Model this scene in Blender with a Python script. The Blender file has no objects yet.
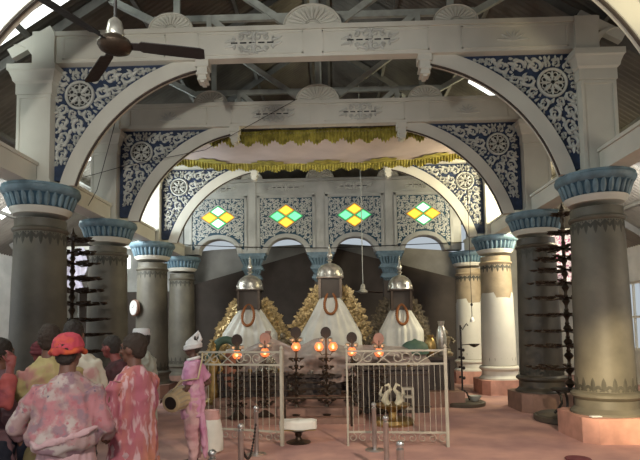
import bpy, math, random
from mathutils import Vector, Matrix
R_ = random.Random(7)
PI = math.pi
scene = bpy.context.scene
COL = scene.collection

# ---------------------------------------------------------------- camera
FPX, Y0 = 520.0, 292.3
_yaw, _pit, _rol = -.023, .071, .016
_c, _s, _cp, _sp = math.cos(_yaw), math.sin(_yaw), math.cos(_pit), math.sin(_pit)
_r = Vector((_c, -_s, 0)); FWD = Vector((_s*_cp, _c*_cp, _sp)); _u = Vector((-_s*_sp, -_c*_sp, _cp))
RGT = math.cos(_rol)*_r - math.sin(_rol)*_u
UPV = math.sin(_rol)*_r + math.cos(_rol)*_u
EYE = Vector((.222, 0, 1.6))
cam = bpy.data.cameras.new('camera'); camo = bpy.data.objects.new('camera', cam); COL.objects.link(camo)
m3 = Matrix((RGT, UPV, -FWD)).transposed()
camo.matrix_world = Matrix.Translation(EYE) @ m3.to_4x4()
cam.sensor_width = 36; cam.sensor_fit = 'HORIZONTAL'; cam.lens = 36*FPX/640
cam.shift_y = (Y0-230)/640; cam.clip_start = .05; cam.clip_end = 200
scene.camera = camo
scene.view_settings.view_transform = 'Standard'; scene.view_settings.look = 'None'
scene.view_settings.gamma = 1; scene.view_settings.exposure = 0.22
scene.view_settings.use_curve_mapping = False

def ray(x, y): return FWD + RGT*((x-320)/FPX) - UPV*((y-Y0)/FPX)
def at(x, y, Y):
    d = ray(x, y); return EYE + d*(Y/d.y)
def atz(x, y, Z=0.0):
    d = ray(x, y); return EYE + d*((Z-EYE.z)/d.z)

# ---------------------------------------------------------------- world and daylight
w = bpy.data.worlds.new('sky'); scene.world = w; w.use_nodes = True
bg = w.node_tree.nodes['Background']; bg.inputs[0].default_value = (.82, .92, 1.0, 1); bg.inputs[1].default_value = .48
def area(name, loc, look, sx, sy, power, color, spread=PI):
    l = bpy.data.lights.new(name, 'AREA'); l.shape = 'RECTANGLE'; l.size = sx; l.size_y = sy
    l.energy = power; l.color = color; l.spread = spread
    o = bpy.data.objects.new(name, l); COL.objects.link(o); o.location = loc
    o.rotation_euler = (Vector(look)-Vector(loc)).to_track_quat('-Z', 'Y').to_euler()
    return o
def spot(name, loc, look, power, color, angle, blend=.6, r=.12):
    l = bpy.data.lights.new(name, 'SPOT'); l.energy = power; l.color = color; l.spot_size = math.radians(angle)
    l.spot_blend = blend; l.shadow_soft_size = r
    o = bpy.data.objects.new(name, l); COL.objects.link(o); o.location = loc
    o.rotation_euler = (Vector(look)-Vector(loc)).to_track_quat('-Z', 'Y').to_euler()
    return o
# daylight through the open front of the hall, behind the camera
area('front_daylight', (-3.0, -4.5, 3.4), (1, 8, 1.0), 9, 3, 85, (.95, .97, 1.0))
# daylight through the two side aisles and the translucent roof sheets
area('left_daylight', (-7.9, 6.5, 2.6), (0, 9, 2.4), 5.0, 2.0, 50, (.88, .96, 1.0))
area('right_daylight', (7.9, 6.0, 2.6), (0, 9, 2.2), 5.0, 2.0, 80, (1.0, .86, .66))
area('near_left_skylight', (-4.6, 3.2, 5.7), (-2.6, 7.5, 5.3), 1.4, .8, 200, (.90, 1.0, .95))
area('left_skylight', (-6.2, 11.6, 4.6), (-3.6, 12.8, 4.8), 1.6, 1.0, 160, (.86, .98, 1.0))
area('right_skylight', (5.9, 11.2, 4.6), (3.7, 12.7, 4.2), 1.6, 1.0, 260, (1.0, .88, .55))
spot('right_halogen', (1.9, 2.2, 2.2), (4.5, 7.2, .75), 2500, (1.0, .80, .46), 24, .95)  # added unseen spot that warms the foot of the right column
spot('floor_halogen', (2.6, 1.0, 4.2), (1.6, 6.6, 0), 1500, (1.0, .82, .66), 66, .95)  # out-of-view spot put in to brighten the floor
spot('beam_halogen', (-1.4, .5, 3.4), (-1.9, 7.6, 5.8), 620, (1.0, .98, .90), 75, .9)  # invented spot, lifts the front of the cross beams
area('left_aisle_daylight', (-6.4, 10.0, 4.0), (-6.2, 17, 2.6), 1.6, 1.2, 150, (.95, .98, 1.0))  # area light added inside the aisle to brighten its end wall
area('right_aisle_daylight', (6.4, 10.0, 4.0), (6.2, 17, 2.6), 1.6, 1.2, 150, (1.0, .96, .92))  # same added fill for the right aisle, no opening behind it
spot('crowd_halogen', (-.2, .2, 3.0), (-1.3, 4.0, 1.2), 210, (1.0, .86, .78), 50, .9)  # extra unseen light added for the people at the left
spot('arcade_halogen', (-.4, 8.4, 3.2), (-.3, 15, 4.9), 260, (1.0, .96, .86), 78, .9)  # made-up spot, brightens the arcade wall and the canopy underside
spot('corner_halogen', (2.9, 3.4, 3.9), (3.7, 5.1, 5.4), 200, (1.0, .86, .55), 60, .9)
spot('shrine_halogen', (-.5, 7.0, 4.9), (0, 11.6, 1.6), 170, (1.0, .95, .84), 60, .9)  # added spot for the shrine cloths, not a real fixture

# ---------------------------------------------------------------- materials
def mat(name, col, rough=.7, metal=0, var=.12, scale=6, bump=.15, bscale=None, col2=None, contrast=None, emit=None, alpha=None, trans=0, stretch=None, spec=None):
    m = bpy.data.materials.new(name); m.use_nodes = True; nt = m.node_tree; N = nt.nodes; L = nt.links
    b = N['Principled BSDF']; b.inputs['Roughness'].default_value = rough; b.inputs['Metallic'].default_value = metal
    if spec is not None: b.inputs['Specular IOR Level'].default_value = spec
    tc = N.new('ShaderNodeTexCoord'); src = tc.outputs['Object']
    if stretch:
        mp = N.new('ShaderNodeMapping'); mp.inputs['Scale'].default_value = stretch; L.new(src, mp.inputs[0]); src = mp.outputs[0]
    n = N.new('ShaderNodeTexNoise'); n.inputs['Scale'].default_value = scale; n.inputs['Detail'].default_value = 6; L.new(src, n.inputs['Vector'])
    rp = N.new('ShaderNodeValToRGB'); c2 = col2 or tuple(max(0, c*(1-var*2.2)) for c in col)
    lo, hi = contrast or (.35, .65)
    rp.color_ramp.elements[0].position = lo; rp.color_ramp.elements[1].position = hi
    rp.color_ramp.elements[0].color = (*c2, 1); rp.color_ramp.elements[1].color = (*col, 1)
    L.new(n.outputs['Fac'], rp.inputs[0]); L.new(rp.outputs[0], b.inputs['Base Color'])
    if bump:
        bn = N.new('ShaderNodeTexNoise'); bn.inputs['Scale'].default_value = bscale or scale*5; bn.inputs['Detail'].default_value = 4
        L.new(src, bn.inputs['Vector']); bp = N.new('ShaderNodeBump'); bp.inputs['Strength'].default_value = bump; bp.inputs['Distance'].default_value = .02
        L.new(bn.outputs['Fac'], bp.inputs['Height']); L.new(bp.outputs[0], b.inputs['Normal'])
    if emit: b.inputs['Emission Color'].default_value = (*emit[:3], 1); b.inputs['Emission Strength'].default_value = emit[3]
    if alpha is not None: b.inputs['Alpha'].default_value = alpha
    if trans: b.inputs['Transmission Weight'].default_value = trans
    return m
M = {}
M['white'] = mat('whitewash', (.62, .60, .52), .6, var=.05, scale=2, bump=.06)
M['wall'] = mat('aged_plaster', (.50, .50, .46), .8, var=.12, scale=2)
M['cream'] = mat('relief_cream', (.56, .56, .51), .6, var=.08, scale=9)
M['navy'] = mat('navy_ground', (.03, .05, .105), .7, var=.2, scale=8)
M['blue'] = mat('capital_blue', (.15, .235, .28), .5, var=.18, scale=7)
M['bluedk'] = mat('capital_groove', (.03, .08, .12), .7)
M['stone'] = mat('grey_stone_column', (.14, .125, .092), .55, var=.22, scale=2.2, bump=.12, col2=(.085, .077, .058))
M['stonedk'] = mat('dark_stone', (.085, .07, .05), .5, var=.2, scale=3)  # own colour of basins and ledge; painted shade on second right column
M['tan'] = mat('tan_stone_column', (.37, .29, .185), .6, var=.15, scale=3)
M['motif'] = mat('painted_leaf_motif', (.06, .055, .04), .7)
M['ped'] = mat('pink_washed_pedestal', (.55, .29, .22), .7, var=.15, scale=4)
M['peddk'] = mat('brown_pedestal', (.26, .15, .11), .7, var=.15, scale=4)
M['steel'] = mat('painted_steel', (.38, .39, .35), .6, var=.12)
M['rafter'] = mat('dark_rafter', (.14, .135, .12), .7)
M['roof'] = mat('weathered_roof_sheet', (.17, .155, .13), .75, var=.2, scale=1.5)
M['skylight'] = mat('translucent_roof_sheet', (.9, .93, .9), .6, emit=(.95, 1, .97, 1.6))
M['floor'] = mat('pink_stained_floor', (.52, .30, .24), .75, var=.12, scale=1.6, bump=.08, bscale=30, col2=(.33, .185, .17))
M['darkwood'] = mat('dark_oiled_wood', (.05, .034, .024), .5, var=.2, scale=5)
M['edge'] = mat('dark_arch_edge', (.07, .055, .045), .8)
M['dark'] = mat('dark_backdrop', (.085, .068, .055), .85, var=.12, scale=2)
M['darkgap'] = mat('dark_void', (.03, .03, .03), .9)
M['greywall'] = mat('grey_rear_wall', (.34, .32, .28), .85, var=.1, scale=2)
M['black'] = mat('black_iron', (.025, .02, .018), .5, metal=.3)
M['bronze'] = mat('tarnished_bronze', (.07, .05, .035), .42, metal=.7, scale=12)
M['brass'] = mat('old_brass', (.42, .29, .11), .38, metal=.8, scale=12)
M['silver'] = mat('beaten_silver', (.60, .57, .50), .32, metal=.75, var=.2, scale=10)
M['gateW'] = mat('cream_gate_paint', (.40, .37, .29), .45, var=.1)
M['stainless'] = mat('stainless_steel', (.55, .54, .52), .28, metal=.9)
M['cloth'] = mat('white_cotton', (.62, .61, .54), .85, var=.06, scale=5, bump=.5, bscale=7)
M['gold'] = mat('gilded_leaf', (.62, .45, .20), .45, metal=.45, var=.3, scale=20)
M['golddk'] = mat('dull_gilded_leaf', (.20, .16, .10), .5, metal=.4, var=.3, scale=20)
M['marigold'] = mat('dried_marigold', (.30, .11, .035), .9, scale=30)
M['canopy'] = mat('faded_pink_canopy', (.50, .41, .38), .9, var=.06, scale=2, bump=.1)
M['fringe'] = mat('yellow_fringe', (.40, .34, .06), .8, var=.25, scale=9)
M['gY'] = mat('yellow_glass', (.9, .6, .05), .3, emit=(1.0, .68, .06, 1.15), bump=0)
M['gG'] = mat('green_glass', (.15, .8, .4), .3, emit=(.22, .85, .42, 1.0), bump=0)
M['gW'] = mat('pale_green_glass', (.7, 1, .8), .3, emit=(.62, 1.0, .72, 1.3), bump=0)
M['gE'] = mat('green_edge_glass', (.05, .5, .15), .3, emit=(.06, .32, .12, .8), bump=0)
M['gO'] = mat('amber_edge_glass', (.6, .3, .03), .3, emit=(.55, .28, .03, .8), bump=0)
M['globe'] = mat('glowing_glass_globe', (.8, .3, .12), .3, emit=(1.0, .22, .07, .55), bump=0, alpha=.75)
M['flame'] = mat('flame', (1, .8, .5), .3, emit=(1, .62, .25, 9), bump=0)

# ---------------------------------------------------------------- mesh helper
class MB:
    def __init__(s): s.v = []; s.f = []; s.mi = []; s.cur = 0
    def add(s, vs, fs):
        o = len(s.v); s.v += [tuple(v) for v in vs]; s.f += [tuple(i+o for i in f) for f in fs]; s.mi += [s.cur]*len(fs); return s
    def box(s, x0, x1, y0, y1, z0, z1):
        return s.add([(x0,y0,z0),(x1,y0,z0),(x1,y1,z0),(x0,y1,z0),(x0,y0,z1),(x1,y0,z1),(x1,y1,z1),(x0,y1,z1)],
                     [(3,2,1,0),(4,5,6,7),(0,1,5,4),(1,2,6,5),(2,3,7,6),(3,0,4,7)])
    def bar(s, a, b, wd, ht=None):
        a = Vector(a); b = Vector(b); ht = ht or wd; d = (b-a).normalized()
        up = Vector((0,0,1)) if abs(d.z) < .95 else Vector((0,1,0))
        x = d.cross(up).normalized()*wd/2; z = x.cross(d).normalized()*ht/2
        vs = [p+q for p in (a, b) for q in (-x-z, x-z, x+z, -x+z)]
        return s.add(vs, [(0,1,2,3),(7,6,5,4),(0,4,5,1),(1,5,6,2),(2,6,7,3),(3,7,4,0)])
    def tube(s, pts, rad, seg=8, cap=True):
        pts = [Vector(p) for p in pts]; n = len(pts)
        if not hasattr(rad, '__len__'): rad = [rad]*n
        vs = []; px = None
        for i, p in enumerate(pts):
            d = (pts[min(i+1,n-1)]-pts[max(i-1,0)])
            d = d.normalized() if d.length > 1e-9 else Vector((0,0,1))
            if px is None:
                up = Vector((0,0,1)) if abs(d.z) < .9 else Vector((0,-1 if d.z > 0 else 1,0)); px = d.cross(up).normalized()
            else:
                px = (px - d*px.dot(d)).normalized()
            py = d.cross(px)
            r = rad[i]; rx, ry = r if hasattr(r, '__len__') else (r, r)
            vs += [p + px*math.cos(2*PI*k/seg)*rx + py*math.sin(2*PI*k/seg)*ry for k in range(seg)]
        fs = [(i*seg+k, i*seg+(k+1)%seg, (i+1)*seg+(k+1)%seg, (i+1)*seg+k) for i in range(n-1) for k in range(seg)]
        if cap: fs += [tuple(range(seg-1,-1,-1)), tuple(range((n-1)*seg, n*seg))]
        return s.add(vs, fs)
    def lathe(s, prof, c=(0,0,0), seg=24, sx=1, sy=1, a0=0.0, wob=None, cap=True):
        vs = []
        for j, (r, z) in enumerate(prof):
            for k in range(seg):
                a = a0+2*PI*k/seg; rr = r*(wob(a, z) if wob else 1)
                vs.append((c[0]+rr*math.cos(a)*sx, c[1]+rr*math.sin(a)*sy, c[2]+z))
        n = len(prof)
        fs = [(i*seg+k, i*seg+(k+1)%seg, (i+1)*seg+(k+1)%seg, (i+1)*seg+k) for i in range(n-1) for k in range(seg)]
        if cap: fs += [tuple(range(seg-1,-1,-1)), tuple(range((n-1)*seg, n*seg))]
        return s.add(vs, fs)
    def ball(s, c, r, seg=12, rings=8, rot=None):
        rx, ry, rz = r if hasattr(r, '__len__') else (r, r, r)
        vs = []; c = Vector(c)
        for j in range(rings+1):
            t = PI*j/rings
            for k in range(seg):
                a = 2*PI*k/seg; v = Vector((rx*math.sin(t)*math.cos(a), ry*math.sin(t)*math.sin(a), -rz*math.cos(t)))
                vs.append(c + (rot @ v if rot else v))
        fs = [(j*seg+k, j*seg+(k+1)%seg, (j+1)*seg+(k+1)%seg, (j+1)*seg+k) for j in range(rings) for k in range(seg)]
        return s.add(vs, fs)
    def prism(s, pts, y0, y1, f=None):       # outline in (x, z), extruded along y
        n = len(pts); f = f or (lambda x, y, z: (x, y, z))
        vs = [f(x, y0, z) for x, z in pts] + [f(x, y1, z) for x, z in pts]
        return s.add(vs, [tuple(range(n)), tuple(range(2*n-1, n-1, -1))] + [(i, n+i, n+(i+1)%n, (i+1)%n) for i in range(n)])
    def band(s, P, Q, y0, y1):               # solid between two polylines of (x, z)
        n = len(P)
        vs = [(x, y, z) for y in (y0, y1) for L_ in (P, Q) for x, z in L_]
        fs = []
        for i in range(n-1):
            fs += [(i, i+1, n+i+1, n+i), (2*n+i+1, 2*n+i, 3*n+i, 3*n+i+1), (i, 2*n+i, 2*n+i+1, i+1), (n+i+1, 3*n+i+1, 3*n+i, n+i)]
        fs += [(0, n, 3*n, 2*n), (n-1, 3*n-1, 4*n-1, 2*n-1)]
        return s.add(vs, fs)
    def ribbon(s, pts, wid, y, dep, f=None):  # raised ridge along a path in (x, z); relief rises toward -y
        f = f or (lambda x, yy, z: (x, yy, z)); n = len(pts); vs = []
        if not hasattr(wid, '__len__'): wid = [wid]*n
        for i, (x, z) in enumerate(pts):
            a = pts[max(i-1,0)]; b = pts[min(i+1,n-1)]; dx, dz = b[0]-a[0], b[1]-a[1]; l = math.hypot(dx, dz) or 1
            nx, nz = -dz/l*wid[i]/2, dx/l*wid[i]/2
            vs += [f(x+nx, y, z+nz), f(x+nx*.75, y-dep*.7, z+nz*.75), f(x, y-dep, z), f(x-nx*.75, y-dep*.7, z-nz*.75), f(x-nx, y, z-nz)]
        fs = [(i*5+k, i*5+k+1, i*5+k+6, i*5+k+5) for i in range(n-1) for k in range(4)]
        return s.add(vs, fs)
    def build(s, name, m, parent=None, smooth=40, world=False, kind=None, label=None):
        me = bpy.data.meshes.new(name); v = s.v
        if world and parent:
            l = Vector(parent.get('_o', (0,0,0))); v = [Vector(p)-l for p in v]
        me.from_pydata([tuple(p) for p in v], [], s.f)
        for mm in (m if isinstance(m, (list, tuple)) else [m]): me.materials.append(mm)
        if max(s.mi, default=0): me.polygons.foreach_set('material_index', s.mi)
        if smooth:
            me.polygons.foreach_set('use_smooth', [True]*len(me.polygons)); me.set_sharp_from_angle(angle=math.radians(smooth))
        me.update()
        o = bpy.data.objects.new(name, me); COL.objects.link(o)
        if parent: o.parent = parent
        if kind: o['kind'] = kind
        if label: o['label'] = label
        return o
def recalc(o):
    import bmesh
    bm = bmesh.new(); bm.from_mesh(o.data); bmesh.ops.recalc_face_normals(bm, faces=bm.faces); bm.to_mesh(o.data); bm.free(); return o
def tag(o, label, cat, group=None):
    o['label'] = label; o['category'] = cat
    if group: o['group'] = group
    return o
def thing(name, label, cat, loc=(0,0,0), rz=0, group=None):
    o = bpy.data.objects.new(name, None); COL.objects.link(o); o.location = loc; o.rotation_euler = (0, 0, rz)
    o.empty_display_size = .1; ORG[o.name] = Vector(loc)
    return tag(o, label, cat, group)
ORG = {}
_b = MB.build
def build(s, name, m, parent=None, smooth=40, world=False, kind=None, label=None):
    if world and parent and parent.name in ORG:
        l = ORG[parent.name]; s.v = [tuple(Vector(p)-l) for p in s.v]
    return _b(s, name, m, parent, smooth, False, kind, label)
MB.build = build
def struct(mb, name, m, smooth=30):
    return mb.build(name, m, None, smooth, kind='structure')
def dup(o, loc=None, rz=None, label=None, group=None, parent=None):
    c = o.copy(); COL.objects.link(c)
    if parent: c.parent = parent
    for ch in o.children: dup(ch, parent=c)
    if loc is not None: c.location = loc; ORG[c.name] = Vector(loc)
    if rz is not None: c.rotation_euler = (0, 0, rz)
    if label: c['label'] = label
    if group: c['group'] = group
    return c
def spiral(cx, cz, r, a0, turns=1.25, n=22, sgn=1, k=.12):
    return [(cx + (r*(1-t)+r*k*t)*math.cos(a0+sgn*turns*2*PI*t), cz + (r*(1-t)+r*k*t)*math.sin(a0+sgn*turns*2*PI*t)) for t in [i/(n-1) for i in range(n)]]
def leaf(mb, x, z, ang, ln, wd, y, dep, bend=.5, n=7, f=None):
    pts = []; ws = []
    for i in range(n):
        t = i/(n-1); a = ang+bend*t
        pts.append((x+ln*t*math.cos(ang+bend*t*.5), z+ln*t*math.sin(ang+bend*t*.5))); ws.append(wd*math.sin(PI*min(1, t*.88+.1))**.8+.001)
    mb.ribbon(pts, ws, y, dep, f)
def taper(n, a, b): return [a+(b-a)*i/(n-1) for i in range(n)]
# ================================================================ STRUCTURE
W2 = 4.254; CAPZ = 3.79
ROWS = [5.20, 7.695, 10.258, 12.821, 15.384]
BZ0, BZ1 = 5.64, 6.10
fl = MB(); fl.box(-9.5, 9.5, -5, 21, -.2, 0); struct(fl, 'floor', M['floor'])
# gable roof of corrugated sheet, with translucent bays
RS = .66; RZ = 6.35
def rz_(X): return RZ + RS*(W2-abs(X))
SKY_L = [(7.34, 7.53), (11.42, 11.72)]; SKY_R = [(10.98, 11.2)]
def roofpiece(sd, ya, yb, x0, x1, m, name):
    mb = MB(); n = max(2, int((yb-ya)/.0275)); vs = []
    for i in range(n+1):
        y = ya+(yb-ya)*i/n
        for X in (x0, x1): vs.append((sd*X, y, rz_(X)+.018*math.cos(2*PI*y/.11)))
    mb.add(vs, [(2*i, 2*i+1, 2*i+3, 2*i+2) for i in range(n)])
    o = struct(mb, name, m, 80)
    return o
k = 1
for sd, sk in ((-1, SKY_L), (1, SKY_R)):
    y = -3.0
    for a, b in sk + [(18.5, None)]:
        roofpiece(sd, y, a, 0, 8.6, M['roof'], 'ceiling')
        if b:
            xa, xb = (3.0, 7.4) if a < 9 else (4.7, 7.4) if sd < 0 else (3.3, 3.95)
            roofpiece(sd, a, b, xa, xb, M['skylight'], 'window_%d' % (10+k)); k += 1
            roofpiece(sd, a, b, 0, xa, M['roof'], 'ceiling'); roofpiece(sd, a, b, xb, 8.6, M['roof'], 'ceiling')
        y = b
# outer walls with windows
def wall_x(sd, nm, wn):
    X = sd*8.3; ys = [-3, 2.6, 4.4, 5.4, 7.2, 8.2, 10.0, 11.0, 12.8, 13.8, 15.6, 18.4]; mb = MB()
    mb.box(min(X, X+sd*.25), max(X, X+sd*.25), -3, 18.4, 0, .9); mb.box(min(X, X+sd*.25), max(X, X+sd*.25), -3, 18.4, 2.75, 3.75)
    for i in range(0, len(ys)-1, 2): mb.box(min(X, X+sd*.25), max(X, X+sd*.25), ys[i], ys[i+1], .9, 2.75)
    struct(mb, nm, M['wall'])
    for j in range(1, len(ys)-2, 2):
        w_ = MB(); a, b = ys[j], ys[j+1]; xx = X+sd*.1
        for z in (.93, 1.8, 2.72): w_.box(xx-.03, xx+.03, a, b, z-.03, z+.03)
        for t in range(5): yy = a+.03+(b-a-.06)*t/4; w_.box(xx-.025, xx+.025, yy-.025, yy+.025, .9, 2.75)
        struct(w_, 'window_%d' % (wn+j//2), M['white'])
wall_x(-1, 'wall_left', 20); wall_x(1, 'wall_right', 30)
# rear walls
bk = MB(); bk.box(-8.4, -4.75, 17.2, 17.4, 0, 5.6); struct(bk, 'wall_back_left', M['wall'])
bk = MB(); bk.box(4.75, 8.4, 17.2, 17.4, 0, 5.6); struct(bk, 'wall_back_right', M['wall'])
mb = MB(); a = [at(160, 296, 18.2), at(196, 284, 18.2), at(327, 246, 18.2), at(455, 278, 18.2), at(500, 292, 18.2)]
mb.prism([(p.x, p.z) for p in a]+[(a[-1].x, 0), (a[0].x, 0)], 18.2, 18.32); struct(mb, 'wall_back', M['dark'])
mb = MB(); a = [at(120, 262, 18.9), at(212, 250, 18.9), at(327, 243, 18.9), at(440, 250, 18.9), at(520, 262, 18.9)]
mb.prism([(p.x, p.z) for p in a]+[(a[-1].x, 0), (a[0].x, 0)], 18.9, 19.02); struct(mb, 'wall_back_rear', M['greywall'])
tr = MB(); tr.box(-4.9, 4.9, 17.9, 18.0, 5.15, 9.2); struct(tr, 'wall_gable', M['roof'])

# ================================================================ COLUMNS
def octo(h, z0, z1, ch=.16):
    return [(-h+ch,-h),(h-ch,-h),(h,-h+ch),(h,h-ch),(h-ch,h),(-h+ch,h),(-h,h-ch),(-h,-h+ch)]
def column(x, y, label, style, group=None, upper=True, name='column'):
    t = thing(name, label, 'column', (x, y, 0), 0, group)
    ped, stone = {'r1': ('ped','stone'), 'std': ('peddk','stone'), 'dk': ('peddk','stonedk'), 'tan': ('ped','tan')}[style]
    mb = MB(); o = octo(.56, 0, .34); mb.add([(a, b, 0) for a, b in o]+[(a, b, .34) for a, b in o], [tuple(range(7,-1,-1)), tuple(range(8,16))]+[(i,(i+1)%8,8+(i+1)%8,8+i) for i in range(8)])
    mb.build('pedestal', M[ped], t, 20)
    MB().lathe([(.54,.34),(.54,.37),(.50,.40),(.47,.43),(.465,.54),(.49,.56),(.525,.59),(.525,.625),(.49,.65),(.45,.66)], seg=40).build('base_moulding', M['white' if style == 'tan' else stone], t)
    pr = [(.445,.66)]+[(.445-.05*(i/10)**1.3, .66+2.5*i/10) for i in range(1,11)]+[(.395,3.3)]
    MB().lathe(pr, seg=40).build('shaft', M[stone], t)
    MB().lathe([(.395,3.10),(.425,3.12),(.435,3.145),(.42,3.17),(.395,3.18)], seg=40).build('neck_ring', M[stone], t)
    mo = MB()
    for r0, z0, up in ((.4455,.67,1),(.397,3.09,-1)):
        n = 18
        for i in range(n):
            a = 2*PI*i/n
            def F(u, yy, v, a=a): rr = r0+(-yy); return (rr*math.cos(a+u/r0), rr*math.sin(a+u/r0), v)
            mo.ribbon([(-.06, z0+.01*up), (.06, z0+.01*up)], .025, 0, .002, F)
            leaf(mo, 0, z0, PI/2*up, .19, .07, 0, .005, 0, 5, F); leaf(mo, -.01, z0+.02*up, PI/2*up+.8*up, .11, .045, 0, .003, .3, 5, F); leaf(mo, .01, z0+.02*up, PI/2*up-.8*up, .11, .045, 0, .003, -.3, 5, F)
    mo.build('leaf_border', M['motif'], t)
    if style == 'tan':
        w = MB(); seg = 40; top = [2.28+(.12 if (k//7) % 2 else 0)+.02*R_.random() for k in range(seg)]
        vs = []; 
        for j in range(5):
            for k in range(seg):
                a = 2*PI*k/seg; z = .67+(top[k]-.67)*j/4; r = .449-.05*max(0, (z-.66)/2.5)**1.3+.004
                vs.append((r*math.cos(a), r*math.sin(a), z))
        w.add(vs, [(j*seg+k, j*seg+(k+1)%seg, (j+1)*seg+(k+1)%seg, (j+1)*seg+k) for j in range(4) for k in range(seg)])
        w.build('whitewashed_band', M['white'], t)
    MB().lathe([(.395,3.37),(.42,3.375),(.435,3.40),(.47,3.425),(.485,3.46),(.44,3.475)], seg=40).build('white_collar', M['white'], t)
    cp = MB().lathe([(.40,3.46),(.465,3.475),(.48,3.51),(.505,3.58),(.53,3.64),(.56,3.665),(.56,3.67)], seg=40).build('capital', M['bluedk'], t)
    MB().lathe([(.53,3.645),(.575,3.665),(.61,3.71),(.615,3.745),(.60,3.76),(.60,CAPZ),(.1,CAPZ)], seg=48).build('capital_rim', M['blue'], cp)
    pt = MB(); n = 28
    for i in range(n):
        a = 2*PI*i/n; ca, sa = math.cos(a), math.sin(a)
        for j in range(1):
            rr = []
            for q, (r, z, wd) in enumerate(((.462,3.465,.014),(.475,3.50,.036),(.498,3.56,.043),(.52,3.62,.038),(.535,3.655,.018))):
                for s_, b_ in ((-1,.005),(-.6,.022),(0,.03),(.6,.022),(1,.005)):
                    R0 = r+b_; u = s_*wd; rr.append((R0*ca-u*sa, R0*sa+u*ca, z))
            pt.add(rr, [(q*5+k, q*5+k+1, q*5+k+6, q*5+k+5) for q in range(4) for k in range(4)])
    pt.build('petal_row', M['blue'], cp)
    for o in [c_ for c_ in COL.objects if c_.parent == t or (c_.parent and c_.parent.parent == t)]:
        kk = .97 if o.name.startswith('pedestal') else .895
        for v in o.data.vertices: v.co.x *= kk; v.co.y *= kk
    if upper:
        h = .255; p = MB(); p.box(-h, h, -h, h, CAPZ, 5.66)
        p.box(-h-.02, h+.02, -h-.02, h+.02, CAPZ, 3.87)
        for (s0, s1) in ((-h, -h+.045), (h-.045, h)): p.box(s0, s1, -h-.015, -h, 3.87, 5.16)
        p.box(-h+.045, h-.045, -h-.015, -h, 5.11, 5.16)
        p.build('upper_pillar', M['white'], t, 20)
        c = MB()
        prof = [(h,5.16),(h+.02,5.17),(h+.02,5.33),(h+.05,5.36),(h+.06,5.41),(h+.09,5.49),(h+.11,5.51),(h+.11,5.60),(h,5.61)]
        c.lathe([(r*math.sqrt(2), z) for r, z in prof], seg=4, a0=PI/4); c.build('pillar_cornice', M['white'], t, 20)
        MB().box(*((-.02, h+.06) if x < 0 else (-h-.06, .02)), -h-.05, h+.05, 5.61, 6.12).build('top_block', M['white'], t, 20)
    return t
GL, GR = 'columns along the left side of the nave', 'columns along the right side of the nave'
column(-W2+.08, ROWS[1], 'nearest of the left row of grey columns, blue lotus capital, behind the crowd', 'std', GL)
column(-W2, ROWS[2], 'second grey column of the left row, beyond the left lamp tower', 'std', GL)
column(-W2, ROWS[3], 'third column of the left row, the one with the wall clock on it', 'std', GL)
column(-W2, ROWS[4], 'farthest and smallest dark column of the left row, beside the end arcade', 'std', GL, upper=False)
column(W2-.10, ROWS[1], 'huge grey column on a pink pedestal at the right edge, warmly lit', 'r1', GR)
column(W2, ROWS[2], 'dark shaded column behind the right lamp tower', 'dk', GR)  # stands in shade, so the darkening is put into its stone colour
column(W2, ROWS[3], 'bright column of the right row, whitewashed below and tan above, on pink pedestal', 'tan', GR)
column(W2, ROWS[4], 'farthest column of the right row, whitewashed below, beside the end arcade', 'tan', GR, upper=False)
column(7.2, ROWS[2]+.3, 'outer aisle column glimpsed past the right edge column, blue capital', 'std', None, False)

# ================================================================ CROSS BEAMS with fan crests
def fan_crest(par, x, y, z, r):
    f = MB(); n = 24
    f.prism([(x+r*math.cos(PI*i/n), z+r*.78*math.sin(PI*i/n)) for i in range(n+1)], y, y+.06)
    k = 13
    for i in range(k):
        a = PI*(i+.5)/k; f.ribbon([(x+r*q*math.cos(a), z+r*.78*q*math.sin(a)) for q in (.28,.5,.75,.9)], [r*.06,r*.11,r*.17,r*.06], y, .03)
    f.ribbon([(x+r*.97*math.cos(PI*i/n), z+r*.76*math.sin(PI*i/n)) for i in range(n+1)], r*.07, y, .03)
    f.ribbon([(x+r*.24*math.cos(PI*i/n), z+r*.18*math.sin(PI*i/n)) for i in range(n+1)], r*.06, y, .03)
    f.build('fan_crest', M['white'], par, 35, world=True)
def slot_ornament(par, x, y, z, w, h):
    d = MB(); 
    for i in range(5): a = x-w*.75/2+i*w*.75/5; d.box(a, a+w*.75/5*.72, y-.004, y, z-.008, z+.012)
    d.build('vent_slot', M['darkgap'], par, 0, world=True)
    o = MB()
    for sx in (-1, 1):
        for sz in (-1, 1):
            for q, (dx, dz, r) in enumerate(((.08,.28,.17),(.22,.24,.13),(.34,.14,.09),(.02,.1,.07))):
                c_ = spiral(x+sx*dx*w, z+sz*dz*h, r*h*1.1, PI/2*sz, 1.2, 16, sx*sz); o.ribbon(c_, taper(16,.034,.016), y, .032)
            leaf(o, x+sx*.06*w, z+sz*.38*h, sx*.2 if sx > 0 else PI-.2, w*.18, .05, y, .03, -.4*sz*sx); leaf(o, x+sx*.3*w, z+sz*.12*h, 0 if sx > 0 else PI, w*.18, .045, y, .03)
    leaf(o, x, z+.05*h, PI/2, h*.45, .05, y, .025, 0); leaf(o, x, z-.05*h, -PI/2, h*.45, .05, y, .025, 0)
    o.build('vent_scrollwork', M['cream'], par, 35, world=True)
def pink_spray(par, x, y, z, w):
    o = MB()
    for i in range(7):
        a = PI*(i+.5)/7; leaf(o, x, z-.08, a, w*(.5-.15*math.sin(a)), .045, y, .02, .3*(1 if a > PI/2 else -1))
    o.build('leaf_spray', M['cream'], par, 35, world=True)
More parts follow.
